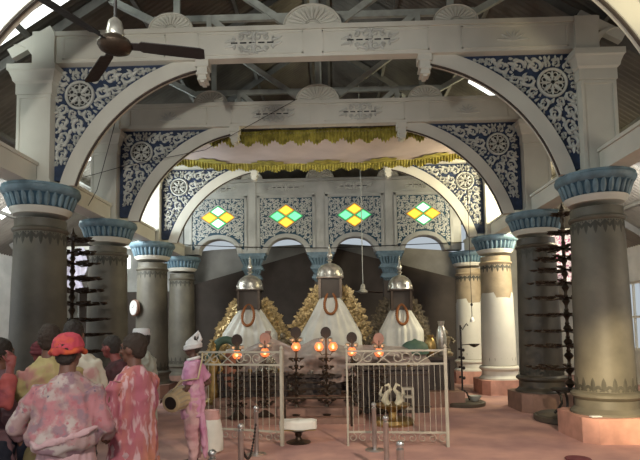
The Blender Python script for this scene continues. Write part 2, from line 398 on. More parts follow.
def cross_beam(row, label, full=True):
    Y = ROWS[row]; y0 = Y-.26; y1 = Y-.10
    t = thing('cross_beam', label, 'beam', (0, Y, BZ0), 0, 'painted cross beams over the nave')
    b = MB(); b.box(-W2+.05, W2-.05, y0, y1, BZ0, BZ1)
    b.box(-W2+.05, W2-.05, y0-.03, y1, BZ1-.05, BZ1+.02)
    b.build('beam_body', M['white'], t, 20, world=True)
    p = MB()
    for a, c in ((-3.75,-2.2),(-1.72,-.14),(.14,1.72),(2.2,3.75)):
        for z in (BZ0+.05, BZ1-.09): p.box(a, c, y0-.012, y0, z, z+.02)
        for xx in (a, c-.02): p.box(xx, xx+.02, y0-.012, y0, BZ0+.05, BZ1-.07)
    p.build('panel_moulding', M['white'], t, 20, world=True)
    for x in (-2.13, 0, 2.13): fan_crest(t, x, y0+.03, BZ1+.02, .44 if x == 0 else .34)
    for x in (-.88, .85): slot_ornament(t, x, y0, (BZ0+BZ1)/2, .90, .36)
    for x in (-2.95, 2.95): pink_spray(t, x, y0, (BZ0+BZ1)/2, .5)
    return t
cross_beam(1, 'nearest white cross beam over the nave, just behind the big black ceiling fan')
cross_beam(2, 'second white cross beam, above the near edge of the pink canopy')
cross_beam(3, 'third cross beam, mostly hidden behind the pink canopy')
cross_beam(0, 'cross beam above the top of the picture, over the nearest arch')

# ================================================================ ARCH BRACKETS
AC = (1.2, 3.1); RI, RO = 2.48, 2.70
def bracket(row, sd, label):
    Y = ROWS[row]; xp = W2-.27; yf = Y-.12; yb = Y-.02
    t = thing('arch_bracket', label, 'bracket', (sd*xp, Y, CAPZ), 0, 'scrollwork arch brackets')
    S = lambda P: [(sd*x, z) for x, z in P]
    def arc(R, a0, a1, n=26): return [(AC[0]+R*math.cos(a0+(a1-a0)*i/n), AC[1]+R*math.sin(a0+(a1-a0)*i/n)) for i in range(n+1)]
    a_top = math.acos((1.66-AC[0])/RI)
    a_i = math.asin((CAPZ-AC[1])/RI)
    P = arc(RI, a_i, a_top); Q = [(min(x, xp+.02), min(z, BZ0+.02)) for x, z in arc(RO, a_i-.02, a_top)]
    m = MB(); m.band(S(P), S(Q), yf-.07, yf+.05); recalc(m.build('arch_rib', M['white'], t, 30, world=True))
    e = MB(); P2 = arc(RI-.018, a_i, a_top); e.band(S(P2), S(P), yf-.055, yf-.02); recalc(e.build('rib_edge', M['edge'], t, 30, world=True))
    # spandrel ground
    ex = [(x, z) for x, z in arc(RO-.03, .3, 1.50, 30) if x < xp and z < BZ0]
    sp = MB(); sp.prism(S([(xp, ex[0][1])]+ex+[(ex[-1][0], BZ0), (xp, BZ0)]), yf, yb); recalc(sp.build('spandrel_panel', M['navy'], t, 20, world=True))
    # rosette
    rc = (3.55, 5.20); rr = .205; y = yf
    f = lambda x, yy, z: (sd*x, yy, z)
    g = MB(); g.ribbon(spiral(rc[0], rc[1], rr, 0, 1, 33, 1, 1), .045, y, .04, f)
    hub = MB(); hub.prism([(rc[0]+rr*.95*math.cos(2*PI*i/24), rc[1]+rr*.95*math.sin(2*PI*i/24)) for i in range(24)], y-.006, y-.001, f)
    for i in range(8):
        a = 2*PI*i/8
        leaf(g, rc[0]+.03*math.cos(a), rc[1]+.03*math.sin(a), a, rr-.05, .06 if i % 2 else .035, y-.006, .03, 0, 6, f)
        c2 = (rc[0]+rr*.62*math.cos(a+PI/8), rc[1]+rr*.62*math.sin(a+PI/8))
        g.ribbon(spiral(c2[0], c2[1], .036, a, 1, 11, 1, 1), .014, y-.006, .02, f)
    ro = g.build('rosette', M['cream'], t, 35, world=True)
    recalc(hub.build('rosette_ground', M['darkgap'], ro, 0)).location = -Vector(ORG[t.name])
    # scrollwork: vine along the top and vine down the pillar
    sc = MB()
    def wall_gap(x, z):   # distance to the rib
        return math.hypot(x-AC[0], z-AC[1])-RO
    cand = []
    gx = 3.98
    while gx > 1.7:
        gz = 4.15
        while gz < BZ0:
            d = min(xp-.05-gx, BZ0-.03-gz, wall_gap(gx, gz)-.03, math.hypot(gx-rc[0], gz-rc[1])-rr-.035)
            if d > .022: cand.append((gx, gz, d))
            gz += .022
        gx -= .022
    circ = []
    while len(circ) < 60:
        best = None
        for cx, cz, d in cand:
            for qx, qz, qr in circ:
                d = min(d, math.hypot(cx-qx, cz-qz)-qr*.93)
                if d < .022: break
            if d >= .022 and (best is None or min(d, .125) > best[2]): best = (cx, cz, min(d, .125))
        if not best: break
        circ.append(best)
    for i, (cx, cz, r) in enumerate(circ):
        sg = 1 if i % 2 else -1; a0 = math.atan2(rc[1]-cz, rc[0]-cx)
        if r > .04:
            s_ = spiral(cx, cz, r*.80, a0, 1.15, 20, sg, .2); sc.ribbon(s_, taper(20, r*.40, r*.20), y, .035, f)
            for q in (1, 5, 9, 13):
                aa = a0+sg*1.15*2*PI*q/19; leaf(sc, s_[q][0], s_[q][1], aa+sg*1.1, r*.75, r*.42, y, .03, sg*1.2, 6, f)
            leaf(sc, cx, cz, a0+PI, r*1.3, r*.5, y, .03, .4*sg, 6, f)
        else: leaf(sc, cx-r*math.cos(a0), cz-r*math.sin(a0), a0, r*2.2, r*1.3, y, .03, .6*sg, 6, f)
    sc.build('scrollwork', M['cream'], t, 35, world=True)
    pd = MB(); px_ = sd*1.66
    for (hw, z0, z1) in ((.10,5.54,5.66),(.075,5.45,5.54),(.09,5.42,5.45),(.06,5.37,5.42),(.07,5.34,5.37),(.03,5.31,5.34)):
        pd.box(px_-hw, px_+hw, Y-.2-hw*.5, Y-.04, z0, z1)
    pd.build('pendant_corbel', M['white'], t, 20, world=True)
side = {-1: 'left', 1: 'right'}; rown = {0: 'nearest', 1: 'first', 2: 'second', 3: 'third'}
for sd in (-1, 1):
    bracket(1, sd, 'large navy and white scrollwork arch bracket at upper %s, under the nearest cross beam' % side[sd])
    bracket(2, sd, 'middle-sized scrollwork arch bracket on the %s, under the second cross beam' % side[sd])
    bracket(3, sd, 'smallest scrollwork arch bracket on the %s, beside the stained glass arcade' % side[sd])
    bracket(0, sd, 'arch bracket cut off by the top %s corner of the picture' % side[sd])
# pillars of the nearest row (outside the frame, they carry the corner arches)
for sd in (-1, 1): column(sd*W2, ROWS[0], 'column just outside the %s edge that carries the corner arch' % side[sd], 'std')

# longitudinal beams resting on the capitals, and aisle struts
def lbeam(sd, i, label):
    t = MB(); a = ROWS[i]+.27; b = ROWS[i+1]-.29
    X = sd*W2; t.box(X-.16, X+.16, a, b, CAPZ+.005, CAPZ+.30); t.box(X-.19, X+.19, a, b, CAPZ+.28, CAPZ+.33)
    tag(t.build('tie_beam', M['white'], None, 20), label, 'beam', 'tie beams between the column capitals')
for sd in (-1, 1):
    for i, nm in ((0, 'nearest bay'), (1, 'second bay'), (2, 'third bay'), (3, 'farthest bay')):
        lbeam(sd, i, 'white tie beam resting on the %s capitals in the %s' % (side[sd], nm))

# ================================================================ ROOF TRUSSES, PURLINS
def truss(Y, label):
    t = thing('roof_truss', label, 'roof truss', (0, Y, 6.1), 0, 'steel roof trusses')
    zc = 6.5
    MB().box(-2.5, 2.5, Y+.02, Y+.08, zc-.05, zc+.05).build('bottom_chord', M['steel'], t, 0, world=True)
    for sd in (-1, 1):
        MB().bar((sd*7.9, Y, rz_(7.9)-.14), (0, Y, rz_(0)-.14), .07, .14).build('rafter', M['rafter'], t, 0, world=True)
        MB().bar((sd*2.13, Y, 6.1), (sd*2.13, Y, rz_(2.13)-.2), .10, .06).build('post', M['steel'], t, 0, world=True)
        for xa, za, xb, zb in ((.12, 6.15, 2.05, rz_(2.05)-.25), (2.2, 6.3, 3.2, rz_(3.2)-.2), (1.62, 6.1, 1.62, 6.5), (1.62, 6.5, 1.2, 6.12)):
            MB().bar((sd*xa, Y+.03, za), (sd*xb, Y+.03, zb), .08, .10).build('diagonal_brace', M['steel'], t, 0, world=True)
    MB().bar((0, Y, 6.1), (0, Y, rz_(0)-.2), .1, .06).build('post', M['steel'], t, 0, world=True)
for i, l in ((0,'over the top of the picture'),(1,'above the nearest cross beam'),(2,'above the second cross beam'),(3,'above the third cross beam, beyond the canopy')):
    truss(ROWS[i]+.08, 'grey painted steel roof truss ' + l)
for sd in (-1, 1):
    for X, nm in ((7.2,'lowest'), (5.8,'second'), (4.4,'third'), (3.0,'fourth'), (1.6,'fifth'), (.25,'ridge')):
        p = MB(); p.bar((sd*X, -3, rz_(X)-.065), (sd*X, 18, rz_(X)-.065), .07, .07)
        tag(p.build('purlin', M['rafter'], None, 0), '%s roof purlin of the %s slope, counted from the eave' % (nm, side[sd]), 'purlin', 'roof purlins')
# knee arches rising from the front pillars into the aisle roof
for sd in (-1, 1):
    k_ = MB(); n = 12
    P = [(sd*(4.09+.34*(1-math.cos(PI/2*i/n))), 5.62+.36*math.sin(PI/2*i/n)) for i in range(n+1)]
    Q = [(x+sd*.11, z-.0) for x, z in P]
    for Yk in (ROWS[1],):
        kk = MB(); kk.band(P, Q, Yk-.22, Yk-.02); kk.bar((sd*3.95, Yk-.15, 6.20), (sd*4.6, Yk-.15, 5.84), .10, .16)
        tag(recalc(kk.build('knee_arch', M['white'], None, 30)), 'small curved white knee on top of the nearest %s pillar' % side[sd], 'bracket')
# ================================================================ END ARCADE (row 4)
YA = 15.384; CX4 = [-3.13, -1.10, .93, 2.96]; HF = .86; ZS = 3.87
aw = MB(); prof = []
n = 14
xs = [-W2+.35] ; P = [(-W2+.2, ZS)]
for cx in CX4:
    P += [(cx-.57*math.cos(PI*i/n), ZS+.45*math.sin(PI*i/n)) for i in range(n+1)]
P += [(W2-.2, ZS)]; Q = [(x, 6.06) for x, z in P]
aw.band(P, Q, YA-.15, YA+.15)
aw.box(-W2+.2, W2-.2, YA-.24, YA+.2, 6.0, 6.08); aw.box(-W2+.2, W2-.2, YA-.18, YA-.15, 5.66, 5.70)
PX = [-4.02, -2.115, -.085, 1.945, 3.85]
for x in PX: aw.box(x-.11, x+.11, YA-.19, YA-.15, ZS, 6.0)
recalc(struct(aw, 'wall_arcade', M['wall'], 30))
crest = thing('arcade_cornice', 'row of three fan crests on the ledge above the stained glass arcade', 'cornice', (0, YA, 6.08))
cb = MB(); cb.box(-W2+.2, W2-.2, YA-.16, YA, 6.08, 6.11); cb.build('ledge', M['white'], crest, 0, world=True)
for x, r in ((-2.115,.32),(-.085,.42),(1.945,.32)): fan_crest(crest, x, YA-.14, 6.10, r)
for cx in CX4: slot_ornament(crest, cx, YA-.151, 5.84, 1.15, .22)
def arcade_window(i, cx):
    t = bpy.data.objects.new('window_%d' % (i+1), None); COL.objects.link(t); t.location = (cx, YA-.16, ZS); t['kind'] = 'structure'; ORG[t.name] = Vector((cx, YA-.16, ZS))
    y = YA-.152; z0, z1 = 3.98, 5.60; n = 20
    f = MB()
    for a, b, c, d in ((cx-HF, cx+HF, z1-.06, z1), (cx-HF, cx-HF+.07, z0, z1), (cx+HF-.07, cx+HF, z0, z1)): f.box(a, b, y-.04, y, c, d)
    ap = lambda R, m=n: [(cx-R*math.cos(PI*k/m), ZS+R*.80*math.sin(PI*k/m)) for k in range(m+1)]
    f.band(ap(.58), ap(.71), y-.05, y)
    recalc(f.build('frame', M['wall'], t, 30, world=True))
    g = MB(); xo = HF-.09
    arc = [p for p in ap(.73) if abs(p[0]-cx) < xo]
    g.prism([(cx-xo, z0+.02)]+[(x, max(z, z0+.02)) for x, z in arc]+[(cx+xo, z0+.02), (cx+xo, z1-.08), (cx-xo, z1-.08)], y-.006, y)
    recalc(g.build('dark_panel', M['bluedk'], t, 0, world=True))
    dz = 4.965; W_, H_ = .52, .36
    def ok(x, z, m=.03): return abs(x-cx) < xo-m and z < z1-.08-m and math.hypot(x-cx, (z-ZS)/.80) > .73+m and abs(x-cx)/(W_+.06)+abs(z-dz)/(H_+.05) > 1
    s = MB(); rr = random.Random(i); st = .117
    for a in range(-7, 8):
        for b in range(16):
            x = cx+a*st; z = z0+.06+b*st*.86
            if not ok(x, z): continue
            sp_ = spiral(x, z, .058, rr.random()*6.28, 1.1, 9, 1 if (a+b) % 2 else -1); s.ribbon(sp_, taper(9, .036, .022), y-.006, .014)
            leaf(s, x, z, rr.random()*6.28, .10, .05, y-.006, .016, .8, 5)
    for q in range(40):
        x = cx+(.68*rr.random()-.34)*2; z = z0+1.5*rr.random()
        if ok(x, z, .05): leaf(s, x, z, rr.random()*6.28, .12, .05, y-.008, .016, .8, 5)
    bd = [(cx-W_-.04, dz), (cx, dz+H_+.03), (cx+W_+.04, dz), (cx, dz-H_-.03), (cx-W_-.04, dz)]
    s.ribbon(bd, .04, y-.004, .02)
    s.build('pierced_scrollwork', M['cream'], t, 35, world=True)
    tip = MB()
    for sx in (-1, 1): tip.prism([(cx+sx*(W_-.05), dz+.07), (cx+sx*(W_+.2), dz), (cx+sx*(W_-.05), dz-.07)], y-.02, y-.012)
    recalc(tip.build('diamond_tip', M['bluedk'], t, 0, world=True))
    w2, h2 = W_/2, H_/2
    yel = ((-1,0),(1,0)) if i in (0, 3) else ((0,1),(0,-1))
    for dx, dzz in ((-1,0),(1,0),(0,1),(0,-1)):
        X = cx+dx*w2; Z = dz+dzz*h2; isy = (dx, dzz) in yel
        e = MB(); L = lambda k: [(X-w2*k, Z), (X, Z+h2*k), (X+w2*k, Z), (X, Z-h2*k)]
        e.prism(L(.97), y-.022, y-.014); eo = recalc(e.build('glass_border', M['gO'] if isy else M['gE'], t, 0, world=True))
        p = MB(); p.prism(L(.74), y-.028, y-.0225); recalc(p.build('glass_pane', M['gY'] if isy else (M['gW'] if dzz == 1 else M['gG'] if i in (1,2) else M['gW']), t, 0, world=True))
for i, cx in enumerate(CX4): arcade_window(i, cx)
# tiered blue capitals on dark piers below the arcade
for i, x in enumerate(PX[1:4]):
    t = thing('arcade_pier', ['left', 'middle', 'right'][i] + ' dark pier of the arcade with a tiered blue capital, between stained glass windows', 'pier', (x, YA, 0), 0, 'arcade piers')
    MB().box(-.2, .2, -.13, .13, 0, 3.1).build('shaft', M['dark'], t, 0)
    c = MB()
    for (h, z0, z1) in ((.40,3.78,3.865),(.36,3.70,3.78),(.28,3.44,3.50),(.31,3.38,3.44),(.24,3.16,3.22),(.27,3.10,3.16)): c.box(-h, h, -h*.5-.05, .16, z0, z1)
    c.build('capital_slab', M['blue'], t, 20)
    c = MB()
    for (h0, h1, z0, z1) in ((.26,.34,3.50,3.70),(.2,.26,3.22,3.38),(.16,.22,3.02,3.10)):
        for k in range(7):
            u = -1+2*k/6
            c.tube([(u*h0*.85, -h0*.5-.04, z0), (u*h1*.9, -h1*.5-.06, z1)], (.035, .045), 6)
        c.box(-h0*.9, h0*.9, -h0*.45, .12, z0, z1)
    c.build('petal_row', M['blue'], t, 40)

# ================================================================ CANOPY
cv = thing('cloth_canopy', 'pale pink cloth canopy with yellow fringe hung below the cross beams', 'canopy', (0, 11.5, 5.6))
def canz(u, v):  # u -1..1 across, v 0..1 away
    near = 5.69+.03*u; far = 5.66+.24*abs(u)**3
    return near*(1-v)+far*v - .03*math.sin(PI*v)*(1-.4*u*u) + .012*math.sin(u*19+v*5)
def canp(u, v): return (u*3.68, 10.55+1.95*v, canz(u, v))
nu, nv = 60, 16; c = MB(); vs = [canp(-1+2*i/nu, j/nv) for j in range(nv+1) for i in range(nu+1)]
c.add(vs+[(x, y, z+.012) for x, y, z in vs], [(j*(nu+1)+i, j*(nu+1)+i+1, (j+1)*(nu+1)+i+1, (j+1)*(nu+1)+i) for j in range(nv) for i in range(nu)]+[tuple(q+(nu+1)*(nv+1) for q in ((j+1)*(nu+1)+i, (j+1)*(nu+1)+i+1, j*(nu+1)+i+1, j*(nu+1)+i)) for j in range(nv) for i in range(nu)])
c.build('cloth', M['canopy'], cv, 60, world=True)
def fringe(fn, n, drop, lab, amp=.02):
    b = MB(); vs = []
    for i in range(n+1):
        t_ = i/n; p = fn(t_); k_ = amp*math.sin(i*PI/2+.0); d = drop*(1+.18*math.sin(i*.31)+.08*math.sin(i*1.7))
        vs += [(p[0], p[1]+k_*.3, p[2]+.01), (p[0], p[1]+k_, p[2]-d*.5), (p[0], p[1]+k_*1.5, p[2]-d)]
    b.add(vs, [(3*i+k, 3*i+k+1, 3*i+k+4, 3*i+k+3) for i in range(n) for k in range(2)])
    b.build('fringe', M['fringe'], cv, 30, world=True, label=lab)
fringe(lambda t: (lambda q: (q[0], q[1], q[2]+.06))(canp(-1+2*t, 0)), 420, .27, 'yellow pleated fringe along the near edge')
fringe(lambda t: canp(-1+2*t, 1), 420, .17, 'yellow pleated fringe along the far edge')
fringe(lambda t: canp(-1, t), 110, .2, 'yellow fringe along the left edge'); fringe(lambda t: canp(1, t), 110, .2, 'yellow fringe along the right edge')
for uc in (-.34, .03, .40, -.72, .74):
    a = MB(); pts = []
    for k in range(25):
        an = PI*k/24; r = .42*(1+.12*math.cos(an*9)); u = uc+r*math.cos(an)/3.68*1.0; v = 1-r*.95*math.sin(an)/1.95
        pts.append((u*3.68, 10.55+1.95*v, canz(u, v)-.024))
    pts2 = [(p[0], p[1], p[2]-.004) for p in pts]; ctr = canp(uc, .995); a.add([(ctr[0], ctr[1], ctr[2]-.03)]+pts2, [(0, k+1, k+2) for k in range(24)])
    a.build('lotus_patch', M['fringe'], cv, 0, world=True, label='yellow scalloped lotus patch on the cloth')

# ================================================================ CEILING FANS
def ceiling_fan(loc, zroof, L, ang, label, dark, hubs=1.0):
    t = thing('ceiling_fan', label, 'ceiling fan', loc)
    b = M['bronze'] if dark else M['gateW']; k = hubs
    MB().lathe([(.02,-.04*k),(.07,-.038*k),(.105*k,-.02*k),(.115*k,.0),(.105*k,.03*k),(.07*k,.055*k),(.04*k,.08*k),(.03*k,.14*k)], seg=24).build('motor', M['bronze'] if dark else M['gateW'], t)
    MB().lathe([(.05*k,.06*k),(.06*k,.09*k),(.045*k,.17*k),(.015,.2*k)], seg=16).build('lower_cup', M['silver'] if dark else b, t)
    MB().tube([(0,0,.18*k), (0,0,zroof-loc[2]-.05)], .012, 8).build('rod', M['black'] if dark else M['steel'], t)
    if dark: MB().lathe([(.02,.50),(.05,.52),(.075,.60),(.07,.66),(.04,.72),(.02,.8)], seg=16).build('canopy_cup', M['bronze'], t)
    for i in range(3):
        a = ang+i*2*PI/3; ca, sa = math.cos(a), math.sin(a); m = MB(); sec = []
        for r, wd, dz in ((.09,.025,0),(.16,.025,.0),(.18,.045,.0),(L*.6,.05,-.01),(L*.95,.05,-.02),(L,.035,-.022)):
            for s_, q in ((-1, .012), (1, -.012)):
                for th in (0, .006): sec.append((r*ca-s_*wd*sa, r*sa+s_*wd*ca, dz+q+th))
        fs = []
        for j in range(5):
            o = j*4
            fs += [(o, o+2, o+6, o+4), (o+1, o+5, o+7, o+3), (o, o+4, o+5, o+1), (o+2, o+3, o+7, o+6)]
        m.add(sec, fs+[(0,1,3,2),(20,22,23,21)]); m.build('blade', M['black'] if dark else M['bronze'], t, 20)
p = at(115, 46, 3.4); ceiling_fan(tuple(p), rz_(p.x), .60, math.radians(10), 'large black three-bladed ceiling fan at top left, nearest the viewer', True)
p = at(363, 292, 13.6); ceiling_fan(tuple(p), rz_(p.x)-.1, .52, math.radians(4), 'small cream-hubbed ceiling fan on a long rod behind the shrines', False, 1.1)

# ================================================================ SHRINE
pl = thing('shrine_platform', 'dark low shrine platform with a pinkish stone step behind the iron gates', 'platform', (0, 10.5, 0))
b = MB(); b.box(-2.25, .75, 8.9, 10.6, 0, .10); b.box(-2.25, 2.85, 10.6, 14.2, 0, .30); b.build('plinth', M['peddk'], pl, 0, world=True)
b = MB(); b.box(-2.15, .65, 9.15, 10.6, .10, .24); b.box(-1.95, .5, 9.4, 10.6, .24, .36); b.build('step', M['peddk'], pl, 0, world=True)
def altar(x0, x1, y0, y1, z, label):
    t = thing('altar_table', label, 'altar', ((x0+x1)/2, (y0+y1)/2, .30)); z0 = .3
    b = MB(); b.box(x0, x1, y0, y1, z-.06, z); b.build('table_top', M['darkwood'], t, 20, world=True)
    b = MB(); b.box(x0+.1, x1-.1, y0+.12, y1-.1, z0, z-.06)
    for k in range(int((x1-x0)/.22)): xx = x0+.14+k*.22; b.box(xx, xx+.12, y0+.09, y0+.12, z0+.08, z-.14)
    b.build('carved_body', M['darkwood'], t, 20, world=True)
    for xx in (x0+.03, x1-.11): MB().box(xx, xx+.08, y0+.02, y0+.10, z0, z-.06).build('leg', M['dark'], t, 0, world=True)
altar(-2.15, -.05, 10.9, 13.3, .98, 'dark carved altar table under the left domed shrine')
altar(.02, 2.75, 10.9, 13.3, .98, 'dark carved altar table under the right domed shrine')

def shrine(px, yb, half, label, gold, scl=1.0, ztop=None):
    YS = 12.4; base = at(px, yb, YS); x0, zb = base.x, base.z   # zb = underside of the dome
    t = thing('domed_shrine', label, 'shrine', (x0, YS, .98), 0, 'domed shrines draped in white cloth')
    s = scl; c = (x0, YS, zb)
    d = MB(); d.lathe([(.31*s,-.03),(.315*s,.0),(.30*s,.04),(.30*s,.10),(.27*s,.19),(.21*s,.26),(.12*s,.31),(.05*s,.335)], c, 32, wob=lambda a, z: 1+.05*abs(math.cos(a*4))**.5-.03, a0=.3)
    d.build('dome', M['silver'], t, 30, world=True)
    f = MB(); f.lathe([(.05*s,.32),(.03*s,.36),(.075*s,.40),(.03*s,.43),(.065*s,.49),(.07*s,.53),(.03*s,.60),(.022*s,.70),(.004,.80)], c, 14); f.build('finial', M['silver'], t, 40, world=True)
    for k in range(8):
        a = PI/8+k*PI/4
        q = MB(); q.ball((x0+.30*s*math.cos(a), YS+.30*s*math.sin(a), zb+.05), (.025, .025, .05), 8, 6); q.build('dome_boss', M['silver'], t, 60, world=True)
    h = MB(); hw = .24*s; h.box(x0-hw, x0+hw, YS-hw+.03, YS+hw, zb-.5, zb-.04); h.build('chamber', M['dark'], t, 20, world=True)
    for sx in (-1, 1):
        MB().box(x0+sx*hw-.03, x0+sx*hw+.03, YS-hw-.02, YS-hw+.05, zb-.52, zb-.03).build('chamber_post', M['bronze'], t, 0, world=True)
    MB().box(x0-hw-.06, x0+hw+.06, YS-hw-.07, YS+hw+.05, zb-.055, zb-.02).build('eave', M['bronze'], t, 0, world=True)
    # white cloth: steep cone then a square skirt
    zt = zb-.40; zs = ztop; seg = 120; vs = []; lv = 18
    R2 = random.Random(int(px)); ph = [R2.random()*6.28 for _ in range(4)]
    for j in range(lv+1):
        t_ = j/lv
        if t_ < .62:
            q = t_/.62; r = hw*.75+(half-hw*.75)*(q**1.1); z = zt+(zs-zt)*q
        else:
            q = (t_-.62)/.38; r = half*(1+.02*q); z = zs-(zs-.99)*q
        for k in range(seg):
            a = 2*PI*k/seg; ca, sa = math.cos(a), math.sin(a)
            sq = min(1.25, 1/max(abs(ca), abs(sa))); rr = r*(1+(sq-1)*.55)
            rr += (.026*math.sin(a*8+ph[0]+.6*math.sin(t_*4))+.030*abs(math.sin(a*9+ph[1]+t_*1.5))-.015+.018*math.sin(a*23+ph[2]))*min(1, t_*3+.3)
            vs.append((x0+rr*ca, YS+rr*sa*.72, z+.012*math.sin(a*5+ph[3])*(t_ > .1)))
    cl = MB(); cl.add(vs, [(j*seg+k, j*seg+(k+1)%seg, (j+1)*seg+(k+1)%seg, (j+1)*seg+k) for j in range(lv) for k in range(seg)])
    cl.build('cloth_drape', M['cloth'], t, 50, world=True)
    # gilded leaf surround
    h2 = MB(); r3 = random.Random(int(px)+5); top = zb-.30
    for k in range(300):
        q = r3.random(); side_ = r3.choice((-1, 1)); z = top-(top-1.05)*q
        inner = hw+.02+(half-hw)*max(0, q-.08)*.9; outer = hw+.10+(half*1.62-hw)*q**.95
        rad = inner+(outer-inner)*r3.random()**.8; x = x0+side_*rad; y = YS+.24+.2*r3.random()
        n_ = 5; s2 = .07+.07*r3.random()
        h2.ball((x, y-.02, z), (s2*.45, s2*.5, s2*.45), 5, 4)
        for m_ in range(n_):
            a = 2*PI*m_/n_+r3.random(); 
            h2.add([(x, y, z), (x+s2*math.cos(a-.35), y-.02, z+s2*math.sin(a-.35)), (x+1.5*s2*math.cos(a), y-.035, z+1.5*s2*math.sin(a)), (x+s2*math.cos(a+.35), y-.02, z+s2*math.sin(a+.35))], [(0,1,2,3)])
    o = h2.build('gilded_leaf_surround', M['gold'] if gold else M['golddk'], t, 0, world=True); o['kind'] = 'stuff'
    bb = MB(); bb.prism([(x0-hw-.05, top), (x0+hw+.05, top), (x0+half*1.45, 1.0), (x0-half*1.45, 1.0)], YS+.46, YS+.52); recalc(bb.build('surround_board', M['dark'], t, 0, world=True))
    # garland hung on the cloth
    g = MB(); gw = .135*s; gl = .50*s
    for k in range(34):
        a = 2*PI*k/34; z = zt+.02-gl/2+gl/2*math.cos(a); q = max(0, (zt-z)/(zt-zs)); r = hw*.75+(half-hw*.75)*(q**1.1)
        g.ball((x0+gw*math.sin(a)*(1-.15*math.cos(a)), YS-r*.80-.04, z), .034, 6, 5)
    gg = tag(g.build('flower_garland', M['marigold'], None, 60), label.split(' ')[0] + ' looped brown garland hanging on the cloth below its dome', 'garland', 'garlands on the draped shrines')
zsk = at(250, 334, 12).z
shrine(250, 289, .62, 'left domed shrine under pleated white cloth, gilded leaves around it', True, 1.0, zsk)
shrine(330, 277, .71, 'middle and tallest domed shrine under pleated white cloth, gilded leaves around it', True, 1.03, at(330, 336, 12).z)
shrine(400, 289, .47, 'right domed shrine under pleated white cloth, dull dark leaves around it', False, .92, at(400, 331, 12).z)
# ================================================================ OIL LAMP TOWERS
def oil_tower(x, y, tiers, label, table=True):
    t = thing('oil_lamp_tower', label, 'oil lamp tower', (x, y, 0))
    zt = tiers[0][0]+.05
    d = MB(); d.lathe([(.58,0),(.60,.02),(.60,.09),(.55,.11),(.52,.07),(.1,.06)], seg=36); d.build('round_basin', M['stonedk'], t, world=False)
    if table:
        k = MB(); k.lathe([(.02,.50),(.30,.50),(.31,.53),(.02,.54)], seg=20); k.build('stand_top', M['black'], t)
        for i in range(4):
            a = PI/4+i*PI/2; ca, sa = math.cos(a), math.sin(a)
            MB().tube([(.24*ca, .24*sa, .5), (.16*ca, .16*sa, .40), (.15*ca, .15*sa, .28), (.22*ca, .22*sa, .16), (.28*ca, .28*sa, .10)], .022, 6).build('stand_leg', M['black'], t)
        z = .54
    else: z = .1
    st = MB(); prof = [(.03, z)]
    n = int((zt-z)/.22)
    for i in range(n):
        a = z+(zt-z)*i/n; h = (zt-z)/n; r = .085-.045*i/n
        prof += [(.028,a+.01),(r*.6,a+h*.15),(r,a+h*.35),(r*.75,a+h*.5),(.03,a+h*.62),(.04,a+h*.7),(.026,a+h*.85)]
    prof += [(.02,zt),(.04,zt+.02),(.045,zt+.05),(.02,zt+.09),(.012,zt+.13),(.003,zt+.17)]
    st.lathe(prof, seg=12); st.build('stem', M['bronze'], t)
    for (tz, r) in tiers:
        m = MB(); m.lathe([(.03,tz-.02),(.10,tz-.005),(.12,tz+.01),(.03,tz+.015)], seg=16)
        k = 9 if r > .4 else 7
        ph = tz*3
        for i in range(k):
            a = ph+2*PI*i/k; ca, sa = math.cos(a), math.sin(a)
            m.tube([(.08*ca,.08*sa,tz), (r*.5*ca, r*.5*sa, tz-.025), (r*.85*ca, r*.85*sa, tz+.0)], .011, 5)
            for q in (.45, .72, .97):
                cx, cy = r*q*ca, r*q*sa
                m.lathe([(.012,-.02),(.045,-.005),(.052,.018),(.03,.012)], (cx, cy, tz+.012), 8, sx=1.15)
                m.add([(cx+.03*ca-.012*sa, cy+.03*sa+.012*ca, tz+.02), (cx+.09*ca, cy+.09*sa, tz+.035), (cx+.03*ca+.012*sa, cy+.03*sa-.012*ca, tz+.02), (cx+.04*ca, cy+.04*sa, tz-.0)], [(0,1,2),(0,3,1),(1,3,2)])
        m.build('lamp_tier', M['bronze'], t, 40)
    return t
def zr(x, ys, Y): return [at(x, y_, Y).z for y_ in ys]
YT = 8.98
pL = at(72, 300, YT); ys = [240, 253, 264, 279, 291, 304, 320, 335, 352, 370, 390]; rL = [.32,.36,.40,.45,.50,.56,.60,.64,.66,.67,.67]
oil_tower(pL.x, YT, list(zip(zr(72, ys, YT), rL)), 'tall dark tiered oil lamp tower between the left columns, behind the crowd')
pR = at(566, 300, YT); ys = [215, 233, 249, 259, 270, 283, 298, 315, 331, 346, 368]; rR = [.14,.22,.42,.45,.50,.56,.60,.64,.67,.67,.66]
oil_tower(min(pR.x, 4.4), YT, list(zip(zr(566, ys, YT), rR)), 'tall dark tiered oil lamp tower on a black stand between the right columns')

